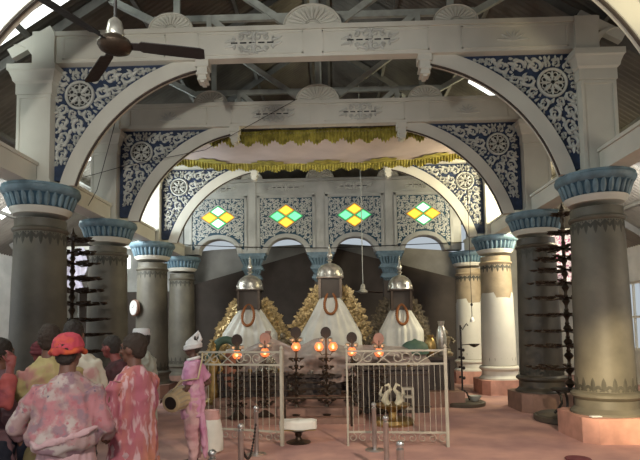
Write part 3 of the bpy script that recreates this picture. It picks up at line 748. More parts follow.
# ================================================================ SHRINE LAMPS
def lamp_stand(px, gy, Y, globes, label, leafc='dark'):
    c = at(px, gy, Y); g = .12; H = c.z
    t = thing('oil_lamp_stand', label, 'lamp stand', (c.x, Y, .10 if Y < 10.6 else .3)); z0 = ORG[t.name].z
    MB().lathe([(.16,0),(.17,.03),(.10,.07),(.05,.12),(.03,.18)], seg=16).build('foot', M['bronze'], t)
    hh = H-z0; m = MB(); pr = [(.02,.15)]
    for i in range(7):
        a = .18+(hh-.30)*i/7; h = (hh-.3)/7; pr += [(.016,a),(.034,a+h*.25),(.04,a+h*.4),(.018,a+h*.55),(.016,a+h*.9)]
    pr += [(.016,hh+.22)]; m.lathe(pr, seg=10); m.build('pole', M['bronze'], t)
    for q in (.2, .32, .45, .57, .69, .81):
        for i in range(6):
            a = i*PI/3+q*7; r = .15-.05*q; b = MB()
            b.tube([(0,0,hh*q), (r*.6*math.cos(a), r*.6*math.sin(a), hh*q-.03), (r*math.cos(a), r*math.sin(a), hh*q+.01)], .008, 5)
            b.lathe([(.01,-.01),(.032,.0),(.036,.025),(.02,.02)], (r*math.cos(a), r*math.sin(a), hh*q+.01), 8); b.build('oil_cup', M['bronze'], t)
    for dx in globes:
        if dx: MB().tube([(0,0,hh-.12), (dx*.6,0,hh-.14), (dx,0,hh-.07)], .01, 6).build('arm', M['bronze'], t)
        MB().lathe([(.03,-.09),(.045,-.085),(.03,-.07)], (dx,0,hh), 12).build('globe_holder', M['bronze'], t)
        MB().lathe([(.025,-.075),(.06,-.055),(.082,-.015),(.08,.025),(.06,.06),(.05,.08)], (dx,0,hh), 16, cap=False).build('glass_globe', M['globe'], t, label='orange glowing glass globe')
        MB().lathe([(.004,-.04),(.02,-.02),(.016,.01),(.002,.045)], (dx,-.0,hh), 8).build('flame', M['flame'], t)
        l = bpy.data.lights.new('globe_glow', 'POINT'); l.energy = 1.6; l.color = (1, .5, .22); l.shadow_soft_size = .09
        o = bpy.data.objects.new('globe_glow', l); COL.objects.link(o); o.parent = t; o.location = (dx, -.12, hh+.02)
    s = MB(); zc = hh+.25; out = [(.095*math.cos(a), zc+.11*math.sin(a)) for a in [PI*i/14 for i in range(15)]]+[(-.085, zc-.05), (-.03, zc-.09), (0, zc-.13), (.03, zc-.09), (.085, zc-.05)]
    s.prism(out, -.012, .012); recalc(s.build('leaf_finial', M['leafdark'] if leafc == 'dark' else M['rosewood'], t, 20))
    w_ = MB()
    for sx in (-1, 1): w_.lathe([(.01,-.05),(.04,-.03),(.045,.01),(.02,.03)], (sx*.075, .02, hh+.14), 8)
    w_.build('side_cup', M['silver'], t)
    return t
M['leafdark'] = mat('dark_painted_leaf', (.022, .014, .011), .7)
M['rosewood'] = mat('reddish_wood', (.34, .19, .15), .6)
lamp_stand(237, 355, 9.0, [0], 'leftmost glowing oil lamp stand, behind the left iron gate')
lamp_stand(265, 353, 9.2, [0], 'glowing oil lamp stand with a reddish leaf top, second from the left', 'red')
lamp_stand(296, 347, 9.3, [0], 'single-globe lamp stand with a dark leaf top, between the two gates')
lamp_stand(326, 347, 9.3, [-.125, .125], 'oil lamp stand with two glowing globes, in front of the middle shrine')
lamp_stand(352, 352, 9.4, [0], 'glowing lamp stand with a dark leaf top behind the left end of the right gate')
lamp_stand(379, 353, 9.4, [0], 'rightmost glowing lamp stand, behind the scrolls of the right gate', 'red')

# ================================================================ THINGS ROUND THE SHRINE
M['plastic'] = mat('translucent_pink_sheet', (.52, .42, .37), .28, alpha=.55, bump=.5, bscale=4, var=.15)
M['tinsel'] = mat('crinkled_clear_plastic', (.62, .60, .50), .18, alpha=.6, bump=1.0, bscale=25, metal=.3, var=.5, scale=30)
M['green'] = mat('dull_green_paint', (.07, .13, .09), .6)
M['orange'] = mat('terracotta', (.30, .12, .07), .7)
def sheet(name, m, label, cat, x0, x1, y, ztop, zbot, seed, bulge=.25, th=.006, nx=50, nz=26):
    t = MB(); vs = []; r = random.Random(seed); p = [r.random()*6 for _ in range(5)]
    for side_ in (0, 1):
        for j in range(nz+1):
            for i in range(nx+1):
                u = i/nx; v = j/nz; zt_ = ztop(u); zb_ = zbot(u)
                x = x0+(x1-x0)*u+.05*math.sin(v*7+p[0]); z = zt_+(zb_-zt_)*v
                yy = y-bulge*math.sin(v*PI*.5)**.7+.07*math.sin(u*9+v*7+p[1])*(.3+v)+.04*math.sin(u*21-v*13+p[2])+.09*math.sin(v*9+u*5+p[3])+side_*th
                vs.append((x, yy, z))
    N_ = (nx+1)*(nz+1); fs = [(j*(nx+1)+i, j*(nx+1)+i+1, (j+1)*(nx+1)+i+1, (j+1)*(nx+1)+i) for j in range(nz) for i in range(nx)]
    t.add(vs, fs+[tuple(N_+q for q in reversed(f)) for f in fs])
    return tag(t.build(name, m, None, 70), label, cat)
def X(px, Y): return at(px, 340, Y).x
def Z(py, Y): return at(320, py, Y).z
sheet('plastic_sheet', M['plastic'], 'pinkish translucent sheet draped over the offerings in front of the middle shrine', 'plastic sheet', X(243,10.4), X(352,10.4), 10.5,
      lambda u: Z(346-8*math.sin(u*PI*2.2)**2, 10.4), lambda u: Z(392-14*u, 10.4), 3, .5)
sheet('plastic_sheet', M['plastic'], 'pinkish sheet draped low in front of the right shrine', 'plastic sheet', X(352,10.5), X(425,10.5), 10.6, lambda u: Z(345+4*u, 10.5), lambda u: Z(372, 10.5), 5, .3)
sheet('crinkled_plastic', M['tinsel'], 'shiny crinkled clear plastic hanging in a triangle behind the left gate', 'plastic sheet', X(243,9.9), X(290,9.9), 10.0,
      lambda u: Z(386-34*max(0, 1-abs(u-.5)*2.0), 9.9), lambda u: Z(390, 9.9), 9, .12)
for x0, x1, y_, zz_, lab in ((-1.95, -.62, 9.75, .80, 'dark slatted wooden offering bench behind the left gate'), (-.55, .38, 9.95, .74, 'dark slatted wooden offering bench between the two gates'), (.55, 2.05, 9.95, .86, 'dark slatted wooden offering bench behind the right gate')):
    t = thing('offering_bench', lab, 'bench', ((x0+x1)/2, y_, 0)); zb0 = .0 if x0 > .5 else .36
    b = MB(); b.box(x0, x1, y_-.03, y_+.50, zz_-.05, zz_); b.build('bench_top', M['darkwood'], t, 20, world=True)
    b = MB(); n_ = int((x1-x0)/.13)
    for k in range(n_): xx = x0+.05+k*.13; b.box(xx, xx+.06, y_, y_+.03, zb0, zz_-.05)
    b.box(x0+.02, x1-.02, y_+.03, y_+.46, zb0, zz_-.08); b.build('slatted_front', M['darkwood'], t, 0, world=True)
    for z_ in (zb0+.10, zz_-.16): MB().box(x0, x1, y_-.02, y_+.0, z_, z_+.035).build('front_rail', M['bronze'], t, 0, world=True)
    for k, wh in zip(range(int((x1-x0)/.24)), ('leftmost', 'second from the left', 'third from the left', 'fourth from the left', 'fifth from the left', 'sixth from the left')):
        v = thing('brass_cup', 'small metal cup, %s on the bench %s' % (wh, lab[lab.index('bench ')+6:]), 'cup', (x0+.15+k*.24+R_.uniform(-.04,.04), y_+.1+R_.uniform(0,.08), zz_), 0, 'brass cups on the offering benches')
        r_ = R_.uniform(.03,.05); MB().lathe([(r_*.6,0),(r_,.03),(r_*.9,.07),(r_*.4,.075)], seg=10).build('bowl', R_.choice((M['brass'], M['silver'], M['bronze'])), v)
# green arch and dome
def arch_orn(px, py, Y, label):
    c = at(px, py, Y); t = thing('green_ornament', label, 'ornament', (c.x, Y, .9)); 
    b = MB(); z0 = .98
    b.tube([(c.x-.24*math.cos(a), Y, c.z-.1+.26*math.sin(a)) for a in [PI*i/12*1.05 for i in range(13)]], [.09-.03*i/12 for i in range(13)], 10); b.build('curved_neck', M['green'], t, 60, world=True)
    b = MB(); b.ball((c.x-.26, Y, (c.z-.1+z0)/2-.05), (.14, .14, .2), 12, 8); b.build('body', M['green'], t, 60, world=True)
    return t
arch_orn(226, 348, 10.2, 'green curved-neck ornament at the foot of the left shrine')
c = at(415, 349, 10.7); t = thing('green_ornament', 'dark green dome-shaped ornament above the right gate', 'ornament', (c.x, 10.7, .98))
MB().lathe([(.28,-.1),(.28,.0),(.25,.09),(.17,.15),(.05,.18),(.02,.21)], (0,0,c.z-.98), 20).build('dome_top', M['green'], t); MB().lathe([(.12,0),(.2,.05),(.24,max(.1, c.z-.98-.1))], seg=14).build('body', M['dark'], t)
def pot(px, py, Y, r, m, label, name='clay_pot', z0=.98, cat='pot'):
    c = at(px, py, Y); t = thing(name, label, cat, (c.x, Y, z0)); h = max(.12, c.z-z0)
    MB().lathe([(r*.5,0),(r*.9,h*.25),(r,h*.5),(r*.8,h*.75),(r*.5,h*.86)], seg=18).build('body', m, t); MB().lathe([(r*.5,h*.85),(r*.62,h*.93),(r*.66,h),(r*.5,h)], seg=18).build('rim', m, t)
pot(377, 336, 10.9, .13, M['orange'], 'orange clay pot standing above the right gate')
pot(231, 353, 9.9, .17, M['orange'], 'wide orange bowl behind the left gate, below the green neck', 'orange_bowl', .36, 'bowl')
pot(441, 321, 11.3, .11, M['silver'], 'silver pot at the right end of the shrine', 'silver_pot', 1.0)
pot(430, 335, 11.0, .12, M['brass'], 'brass pot right of the dark green dome', 'brass_pot', 1.0)
pot(268, 331, 11.2, .1, M['rosewood'], 'reddish pot between the left and middle shrines', 'small_pot', 1.0)
def statuette(px, ytop, Y, m, label, z0=.24, s=1.0):
    c = at(px, ytop, Y); H = c.z-z0; t = thing('statuette', label, 'statue', (c.x, Y, z0))
    b = MB(); b.lathe([(.16,0),(.17,.05),(.13,.08),(.10,.12)], seg=14); b.build('base', m, t)
    b = MB(); b.lathe([(.10,.10),(.12,H*.2),(.08,H*.42),(.12,H*.62),(.11,H*.72),(.04,H*.78),(.035,H*.80)], seg=14)
    b.ball((0,-.01,H*.87), (.065,.07,.085), 12, 8); b.lathe([(.06,H*.93),(.05,H*.96),(.012,H*1.02)], seg=10)
    for sx in (-1, 1): b.tube([(sx*.10,0,H*.70), (sx*.19,-.03,H*.55), (sx*.12,-.12,H*.50)], [.035,.028,.022], 8)
    b.build('figure', m, t)
statuette(213, 342, 9.8, M['brass'], 'small brass figure at the far left of the shrine')
statuette(222, 338, 11.4, M['gold'], 'gilded figure beside the left shrine drape', .98)
statuette(283, 333, 11.5, M['golddk'], 'dull gilded figure between the left and middle shrines', .98)
statuette(445, 330, 11.6, M['golddk'], 'dull figure at the right end of the shrine', .98)
# pale fountain figure behind the right gate
c = atz(393, 424, .0); t = thing('fountain', 'cream plaster bird fountain on a round basin behind the right gate', 'fountain', (c.x, c.y, 0))
MB().lathe([(.34,0),(.36,.04),(.33,.09),(.22,.11),(.08,.12),(.07,.2),(.1,.24),(.26,.28),(.30,.33),(.25,.34),(.05,.31)], seg=28).build('basin', M['brass'], t)
M['plaster'] = mat('cream_plaster', (.62, .58, .42), .6)
b = MB()
for sx in (-1, 1):
    b.tube([(sx*.07,0,.32), (sx*.13,0,.40), (sx*.10,-.02,.50), (sx*.03,-.03,.58), (sx*.07,-.05,.66), (sx*.13,-.06,.64)], [.05,.065,.045,.028,.03,.012], 10)
    b.tube([(sx*.10,.02,.42), (sx*.2,.05,.5), (sx*.16,.04,.62)], [.03,.03,.008], 8)
b.build('bird_pair', M['plaster'], t)
c2 = atz(408, 420, 0); t = thing('white_stool', 'small white slatted stool behind the right gate', 'stool', (c2.x+.02, c2.y+.05, 0))
for z in (.18, .38, .52): MB().box(-.09, .09, -.09, .09, z, z+.035).build('shelf', M['gateW'], t, 0)
for sx in (-1, 1):
    for sy in (-1, 1): MB().box(sx*.08-.012, sx*.08+.012, sy*.08-.012, sy*.08+.012, 0, .53).build('leg', M['gateW'], t, 0)
# rail in front of the platform
t = thing('low_rail', 'low grey tube rail between the two gates', 'rail', (0, 8.7, 0))
zz = at(310, 398, 8.7).z; xa, xb = X(284, 8.7), X(350, 8.7)
MB().tube([(xa, 8.7, zz), (xb, 8.7, zz)], .022, 8).build('top_tube', M['bronze'], t, world=True)
for k, xx in enumerate((xa, xb)): MB().tube([(xx, 8.7, 0), (xx, 8.7, zz)], .02, 8).build('post', M['bronze'], t, world=True)

# ================================================================ IRON GATES
def gate(p0, p1, h, nb, label, thick_end, top_slope=0):
    p0 = Vector(p0); p1 = Vector(p1); Ln = (p1-p0).length; ang = math.atan2(p1.y-p0.y, p1.x-p0.x)
    t = thing('iron_gate', label, 'gate', (p0.x, p0.y, 0), ang)
    m = M['gateW']; zt, z2, zb = h-.03, h-.21, .19
    for z, nm in ((zt, 'top_rail'), (z2, 'middle_rail'), (zb, 'bottom_rail')): MB().bar((0,0,z), (Ln,0,z), .02, .028).build(nm, m, t, 0)
    for x, w_ in ((0, .026), (Ln, .042)):
        b = MB(); b.bar((x,0,0), (x,0,h), w_, w_); b.lathe([(.02,0),(.03,.02),(.02,.045),(.004,.06)], (x,0,h), 8); b.build('post', m, t, 20)
    for i in range(1, nb): x = Ln*i/nb; MB().bar((x,0,zb), (x,0,z2), .0065, .0065).build('bar', m, t, 0)
    s = MB(); zc = (zt+z2)/2; r = (zt-z2)*.46
    def wire(P): s.tube([(x, 0, z) for x, z in P], .008, 6)
    wire(spiral(Ln*.10, zc, r, -PI/2, 1.2, 20, 1, .3)); wire([(Ln*.10, zc-r), (Ln*.30, zt)]); wire(spiral(Ln*.22, zc, r, PI/2, 1.1, 20, 1, .3))
    wire([(Ln*.30, z2), (Ln*.46, zt)]); wire([(Ln*.28, zt), (Ln*.46, z2)]); wire(spiral(Ln*.52, zc, r, PI/2, 1.2, 20, -1, .3)); wire(spiral(Ln*.60, zc, r, -PI/2, 1.1, 20, 1, .3))
    wire(spiral(Ln*.72, zc, r, -PI/2, 1.2, 20, -1, .3)); wire([(Ln*.72, zc-r), (Ln*.95, zt)])
    s.build('scroll_band', m, t)
    q = MB()
    for k in range(5):
        for sg in (-1, 1): q.tube([(x, 0, z) for x, z in spiral(Ln*(k+.5)/5+sg*.07, .115, .06, PI/2, 1.1, 16, sg, .3)], .0045, 4)
    q.build('foot_scrolls', m, t)
gate((-1.80, 7.74, 0), (-.50, 7.30, 0), 1.32, 14, 'left cream iron gate with vertical bars, partly behind the drummer', 'r')
gate((.41, 7.26, 0), (1.74, 7.13, 0), 1.32, 18, 'right cream iron gate with vertical bars and scrolls along its top', 'r')

# ================================================================ BOLLARDS, STOOL, SACK
bx = None
BL = [((-.79, 6.83), 'slim steel bollard on the left, nearest the left gate'), ((-.765, 5.55), 'slim steel bollard on the left, middle of its row'), ((-.79, 4.36), 'ball-topped bollard at the bottom edge near the drummer'),
      ((.75, 7.0), 'slim steel bollard in front of the right gate, farthest of the right three'), ((.80, 5.95), 'slim steel bollard in front of the right gate, middle of the right three'), ((.79, 4.62), 'short-looking steel bollard at the bottom edge, nearest of the right three')]
for (x, y), lab in BL:
    if bx is None:
        bx = thing('bollard', lab, 'bollard', (x, y, 0), 0, 'steel queue bollards')
        MB().lathe([(.13,0),(.13,.008),(.03,.015)], seg=20).build('foot_plate', M['stainless'], bx)
        MB().lathe([(.03,.01),(.03,.53),(.034,.535),(.034,.55),(.02,.56)], seg=16).build('post', M['stainless'], bx)
        b = MB(); b.ball((0,0,.59), .036, 14, 10); b.build('ball_top', M['stainless'], bx)
    else: dup(bx, (x, y, 0), label=lab)
ch = MB()
a, b_ = Vector((-.79, 6.83, .42)), Vector((-.765, 5.55, .42))
for i in range(26):
    t_ = i/25; p = a.lerp(b_, t_); p.z -= .30*math.sin(PI*t_); ch.ball(p, .016, 6, 4)
ch.tube([(a.lerp(b_, i/25)) - Vector((0,0,.30*math.sin(PI*i/25))) for i in range(26)], .007, 5)
tag(ch.build('chain', M['black'], None, 60), 'dark chain sagging between two left bollards', 'chain', )
t = thing('pedestal_stand', 'low dark pedestal stand in the open gateway between the two gates', 'stand', (-.29, 7.5, 0))
MB().lathe([(.17,0),(.175,.015),(.12,.03),(.05,.05),(.035,.08),(.05,.11),(.05,.14),(.10,.165),(.20,.19)], seg=24).build('pedestal', M['bronze'], t)
b = MB(); b.box(-.25, .25, -.12, .12, .19, .2); b.build('tray', M['brass'], t, 0)
b = MB(); nx, nz = 16, 6
vs = []; fs = []
for j in range(9):
    for k in range(28):
        a = 2*PI*k/28; ca, sa = math.cos(a), math.sin(a); q = 1/max(abs(ca)**6+abs(sa)**6, 1e-6)**(1/6); zz = -.06+.125*min(1, j/7); rr = 1+.03*math.sin(k*2.3+j)+(.0 if j < 7 else -.25 if j == 7 else -.95)
        vs.append((.26*ca*q*rr, .13*sa*q*rr, zz+.008*math.sin(k*1.1)))
b.add(vs, [(j*28+k, j*28+(k+1)%28, (j+1)*28+(k+1)%28, (j+1)*28+k) for j in range(8) for k in range(28)]+[tuple(range(27,-1,-1))])
o = tag(b.build('wrapped_box', M['cloth'], None, 60), 'box wrapped in white cloth lying on the low dark pedestal stand', 'box'); o.location = (-.29, 7.5, .262)
p = atz(214, 450, 0); t = thing('cloth_sack', 'full white sack with a pink top standing on the floor by the left gate', 'sack', (p.x, 6.95, 0))
def sackwob(a, z): return 1+.05*math.sin(a*3+z*9)+.03*math.sin(a*7-z*14)
MB().lathe([(.10,0),(.145,.03),(.155,.12),(.15,.25),(.135,.38),(.12,.44)], seg=28, wob=sackwob, sy=.85).build('sack_body', M['cloth'], t)
M['pinkcloth'] = mat('pink_cloth', (.55, .32, .29), .9)
MB().lathe([(.12,.43),(.122,.47),(.105,.53),(.11,.555),(.07,.54),(.02,.50)], seg=28, wob=sackwob, sy=.85).build('sack_mouth', M['pinkcloth'], t)
# floor ledge and thin lamp by the white column
p = at(463, 403, 10.9); t = thing('lamp_ledge', 'low round dark ledge carrying the thin lamp stand by the white column', 'ledge', (p.x, 10.9, 0))
MB().lathe([(.44,0),(.45,.03),(.45,.07),(.41,.09)], seg=32).build('ledge', M['stonedk'], t)
t = thing('thin_lamp_stand', 'thin dark lamp stand with side bowl and hook, left of the whitewashed column', 'lamp stand', (p.x, 10.9, .09))
hz = at(463, 325, 10.9).z-.09
MB().tube([(0,0,0), (0,0,hz)], .02, 8).build('pole', M['black'], t)
MB().tube([(0,0,hz-.02), (.05,0,hz-.1), (.08,0,hz-.03), (.13,0,hz+.03), (.16,0,hz-.02)], .012, 6).build('hook', M['black'], t)
b = MB(); zb = at(463, 345, 10.9).z-.09; b.tube([(0,0,zb), (.15,0,zb+.01), (.24,0,zb)], .010, 6); b.lathe([(.02,-.05),(.08,-.02),(.12,.02),(.1,.015)], (.27,0,zb), 14); b.build('side_bowl', M['black'], t)
for dz in (350, 358, 368, 378): 
    b = MB(); z_ = at(463, dz, 10.9).z-.09; b.ball((.04,0,z_), .035, 8, 6); b.ball((-.04,0,z_+.02), .025, 8, 6); b.build('oil_cup', M['black'], t)
for k in range(3):
    a = 2*PI*k/3+.4; MB().tube([(0,0,.22), (.1*math.cos(a), .1*math.sin(a), .16), (.17*math.cos(a), .17*math.sin(a), .0)], .016, 6).build('leg', M['black'], t)
p2 = at(476, 404, 10.75); t = thing('metal_bowl', 'small grey bowl on the low round ledge', 'bowl', (p2.x, 10.8, .09)); MB().lathe([(.05,0),(.10,.05),(.13,.11),(.11,.10),(.04,.03)], seg=16).build('bowl', M['steel'], t)
# clock on the third left column
t = thing('wall_clock', 'round white-faced clock fixed to the third left column', 'clock', (0,0,0)); 
cx, cy = -W2, ROWS[3]; c = at(137, 308, 12.6); an = math.radians(228)
t.location = (cx+.425*math.cos(an), cy+.425*math.sin(an), c.z); t.rotation_euler = (0, 0, an+PI/2)
def disc(r0, r1, y0, y1, n=28):
    m = MB(); m.prism([(r1*math.cos(2*PI*i/n), r1*math.sin(2*PI*i/n)) for i in range(n)], y0, y1); return m
recalc(disc(0, .20, -.06, .0).build('rim', M['peddk'], t, 30))
M['dial'] = mat('clock_dial', (.75, .75, .72), .4, var=.02)
d = recalc(disc(0, .175, -.075, -.055).build('dial', M['dial'], t, 30))
b = MB(); b.ribbon([(0,0), (.05,.10)], .014, -.076, .003); b.ribbon([(0,0), (-.11,.03)], .01, -.076, .003)
for k in range(12): a = k*PI/6; b.ribbon([(.14*math.cos(a), .14*math.sin(a)), (.165*math.cos(a), .165*math.sin(a))], .01, -.076, .002)
b.build('hands', M['black'], t, 0)
# small white tubes / wires
def cable(P, label, r=.006, cat='cable', name='cable'):
    m = MB(); m.tube(P, r, 5); return tag(m.build(name, M['black'], None, 60), label, cat)
cable([at(88, 206, 8.6), at(97, 190, 8.6), at(118, 112, 8.4), at(122, 88, 8.2)], 'thin black cable running up from the left tie beam')
cable([at(85, 177, 9.9), at(128, 165, 9.9), at(205, 150, 9.95), at(290, 103, 9.9), at(297, 99, 9.9)], 'thin dark cable slung across the second arch to its beam')
cable([at(165, 244, 15.1), at(240, 247, 15.1), at(330, 248, 15.1), at(470, 242, 15.1)], 'thin dark wire strung across the arcade arches', .012)
p = at(472, 232, 12.585); q = at(472, 316, 12.585)
t = thing('hanging_lamp', 'small white hanging lamp on a cord before the farthest right column', 'lamp', (q.x, 12.585, q.z-.02)); MB().lathe([(.01,.0),(.03,-.02),(.055,-.08),(.05,-.12),(.0,-.13)], seg=12).build('shade', M['dial'], t); MB().tube([(0,0,-.01), (0,0,BZ0-q.z+.02)], .008, 5).build('cord', M['black'], t); MB().lathe([(.02,.33),(.035,.30),(.02,.26)], seg=10).build('cord_bead', M['black'], t)
# patterned drapes in the aisles
M['print'] = mat('pink_floral_print', (.75, .70, .74), .85, var=.1, scale=16, col2=(.45, .16, .30), contrast=(.42, .5), bump=.1)
M['lilac'] = mat('lilac_notice', (.62, .58, .68), .85, var=.1, scale=8)
p0 = at(556, 232, 14.6); 
o = sheet('floral_drape', M['print'], 'white drape with a pink floral print hanging in the right aisle', 'curtain', at(545,250,14.6).x, at(590,250,14.6).x, 14.6, lambda u: at(566,230,14.6).z, lambda u: at(566,281,14.6).z, 21, .08)
o = sheet('lilac_drape', M['lilac'], 'lilac drape hanging in the left aisle beyond the lamp tower', 'curtain', at(58,250,14.6).x, at(86,250,14.6).x, 14.6, lambda u: at(72,248,14.6).z, lambda u: at(72,292,14.6).z, 22, .05)
struct(MB().box(-8.3, -4.3, 14.64, 14.70, at(72,248,14.6).z-.05, at(72,248,14.6).z+.05), 'trim_1', M['white']); struct(MB().box(4.3, 8.3, 14.64, 14.70, at(566,230,14.6).z-.05, at(566,230,14.6).z+.05), 'trim_2', M['white'])
# back-left aisle window and dark wainscot
pw = at(125, 262, 17.15)
f = MB(); f.box(pw.x-.16, pw.x+.16, 17.14, 17.2, pw.z-.22, pw.z+.22); struct(f, 'window_40', M['skylight'])
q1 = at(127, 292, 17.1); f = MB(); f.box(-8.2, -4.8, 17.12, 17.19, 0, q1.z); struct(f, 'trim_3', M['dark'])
# scrap of paper on the big pedestal, red object by the frame edge
p = at(594, 392, 7.25); tag(MB().box(p.x-.07, p.x+.07, 7.2, 7.28, .355, .368).build('paper_scrap', M['dial'], None, 0), 'scrap of cream paper on the ledge of the big right pedestal', 'paper')
p = atz(575, 458, 0); t = thing('red_mat', 'dark red round mat on the floor at the bottom right edge', 'mat', (p.x, p.y-.08, 0)); M['maroon'] = mat('maroon', (.14, .03, .035), .9)
MB().lathe([(.14,0),(.15,.01),(.14,.02)], seg=20).build('mat', M['maroon'], t)
# ================================================================ PEOPLE
from mathutils import noise as NZ
def remeshed(mb, name, m, parent, vox, smooth=4, disp=None, fac=.5):
    me = bpy.data.meshes.new('t'); me.from_pydata([tuple(v) for v in mb.v], [], mb.f); me.update()
    import bmesh
    bm = bmesh.new(); bm.from_mesh(me); bmesh.ops.recalc_face_normals(bm, faces=bm.faces); bm.to_mesh(me); bm.free()
    o = bpy.data.objects.new('t', me); COL.objects.link(o)
    r = o.modifiers.new('r', 'REMESH'); r.mode = 'VOXEL'; r.voxel_size = vox
    s = o.modifiers.new('s', 'SMOOTH'); s.iterations = smooth; s.factor = fac
    dg = bpy.context.evaluated_depsgraph_get(); dg.update()
    n = bpy.data.meshes.new_from_object(o.evaluated_get(dg)); n.name = name
    bpy.data.objects.remove(o); bpy.data.meshes.remove(me)
    if disp:
        ns = [v.normal.copy() for v in n.vertices]
        for v, nn in zip(n.vertices, ns): v.co += nn*disp(v.co)
    n.materials.clear(); n.materials.append(m)
    n.polygons.foreach_set('use_smooth', [True]*len(n.polygons)); n.update()
    ob = bpy.data.objects.new(name, n); COL.objects.link(ob); ob.parent = parent
    return ob
def folds(a=.012, fx=14, fz=5, seed=0, low=.012):
    def f(c):
        q = NZ.noise(Vector((c.x*fx+seed, c.y*fx, c.z*fz)))
        q2 = NZ.noise(Vector((c.x*5+c.z*6+seed*2, c.y*5, c.z*9-c.x*5)))
        return a*(.6-2.6*abs(q)) + low*(.8-2.4*abs(q2))
    return f
def hand(mb, w, d, up, s, curl=.9, mir=1):
    d = d.normalized(); sd = d.cross(up).normalized()*mir; nrm = sd.cross(d).normalized()*mir
    rot = Matrix((sd, d, nrm)).transposed()
    mb.tube([w-d*.02*s, w+d*.02*s, w+d*.085*s], [(.026*s, .02*s), (.036*s, .017*s), (.036*s, .014*s)], 10)
    for i, (off, ln) in enumerate(((-.028,.068),(-.010,.078),(.009,.073),(.027,.058))):
        p = w+d*.078*s+sd*off*s; dd = d.copy(); pts = [p]; c = 0
        for k_ in (.42, .33, .25):
            c += curl*(.35 if k_ == .42 else .5); dd = (d*math.cos(c)-nrm*math.sin(c)); p = p+dd*ln*k_*s*1.05; pts.append(p)
        mb.tube(pts, [.0088*s, .0085*s, .0078*s, .0062*s], 6)
    p = w+d*.03*s-sd*.028*s; mb.tube([p, p+(d*.5-sd*.8-nrm*.2).normalized()*.032*s, p+(d*.5-sd*.8-nrm*.2).normalized()*.032*s+(d*.85-sd*.3-nrm*.4).normalized()*.03*s], [.012*s, .010*s, .007*s], 6)
def person(x, y, H, rz, label, skin, arms, shirt, lower, hair=None, gear=None, lean=(0,0), hturn=0, sleeve=.9, shirt_rings=None, vox=.009, kind='kurta', wide=1.0, feet=True, group=None, stache=False, nod=0):
    s = H/1.70; t = thing('person', label, 'person', (x, y, 0), rz, group)
    sh = lambda z: Vector((lean[0]*max(0, z-.9), lean[1]*max(0, z-.9), 0))
    V = lambda a, b, c: (Vector((a, b, c))+sh(c))*s
    b = MB()
    # trunk and neck
    b.tube([V(0,0,.86), V(0,0,.95), V(0,.0,1.08), V(0,0,1.24), V(0,-.005,1.36), V(0,-.01,1.42), V(0,.0,1.46), V(0,.012,1.52)], [(.13*s,.09*s),(.14*s,.09*s),(.11*s,.075*s),(.135*s,.085*s),(.13*s,.07*s),(.06*s,.055*s),(.052*s,.052*s),(.05*s,.05*s)], 14)
    hips = [V(-.09,0,.9), V(.09,0,.9)]
    for sx in (-1, 1):
        b.tube([V(sx*.085,0,.93), V(sx*.10,.01,.72), V(sx*.10,.02,.50), V(sx*.10,-.01,.34), V(sx*.10,-.02,.09)], [.085*s,.075*s,.052*s,.055*s,.036*s], 10)
        b.tube([V(sx*.10,-.05,.04), V(sx*.105,.05,.045), V(sx*.115,.15,.028), V(sx*.12,.18,.022)], [(.032*s,.036*s),(.042*s,.038*s),(.044*s,.022*s),(.03*s,.015*s)], 10)
    for sx, (e, w) in zip((-1, 1), arms):
        sp = V(sx*.165, -.005, 1.355); E = Vector(e)*s; Wp = Vector(w)*s
        b.tube([sp, sp.lerp(E, .5), E], [.046*s, .042*s, .036*s], 10); b.tube([E, E.lerp(Wp, .35), Wp], [.037*s, .038*s, .026*s], 10)
        hand(b, Wp, (Wp-E), Vector((sx*.8, .2, .5)), s, 1.0, sx)
    hc = V(0, .018, 1.59); HR = Matrix.Rotation(hturn, 3, 'Z') @ Matrix.Rotation(-nod, 3, 'X')
    P = lambda a, b_, c: hc + HR @ (Vector((a, b_, c))*s)
    b.tube([V(0,.0,1.44), V(0,.006,1.50), P(0,-.01,-.05)], [.054*s,.052*s,.05*s], 12)
    b.ball(P(0,-.008,.012), (.074*s,.094*s,.10*s), 18, 14, HR); b.ball(P(0,.03,-.055), (.053*s,.055*s,.058*s), 14, 10, HR)
    b.ball(P(0,.055,-.092), (.024*s,.02*s,.018*s), 8, 6, HR)
    b.tube([P(0,.083,.02), P(0,.100,-.006), P(0,.112,-.030), P(0,.088,-.036)], [.010*s,.013*s,.017*s,.012*s], 8)
    b.tube([P(-.045,.072,.028), P(-.02,.088,.032), P(.02,.088,.032), P(.045,.072,.028)], .010*s, 6)
    for sx in (-1, 1):
        b.ball(P(sx*.076,-.01,-.01), (.010*s,.022*s,.033*s), 8, 8, HR); b.ball(P(sx*.04,.062,-.025), (.022*s,.02*s,.02*s), 8, 6, HR)
    b.tube([P(-.022,.078,-.062), P(0,.090,-.060), P(.022,.078,-.062)], .0075*s, 6); b.tube([P(-.02,.076,-.071), P(0,.088,-.072), P(.02,.076,-.071)], .0075*s, 6)
    body = remeshed(b, 'body', skin, t, vox*s, 3)
    ey = MB()
    for sx in (-1, 1): ey.ball(P(sx*.031,.079,.008), .0115*s, 8, 6)
    ey.build('eyes', M['eye'], t)
    if hair:
        h = MB(); h.ball(P(0,-.018,.028), (.082*s,.098*s,.100*s), 16, 12, HR); h.ball(P(0,-.055,-.02), (.066*s,.05*s,.06*s), 12, 8, HR)
        remeshed(h, 'hair', hair, t, .010*s, 2, folds(.006, 60, 60, x, .004))
    if stache: MB().tube([P(-.03,.084,-.052), P(0,.098,-.048), P(.03,.084,-.052)], .008*s, 6).build('moustache', M['hair'], t)
    # shirt
    g = MB(); w_ = wide
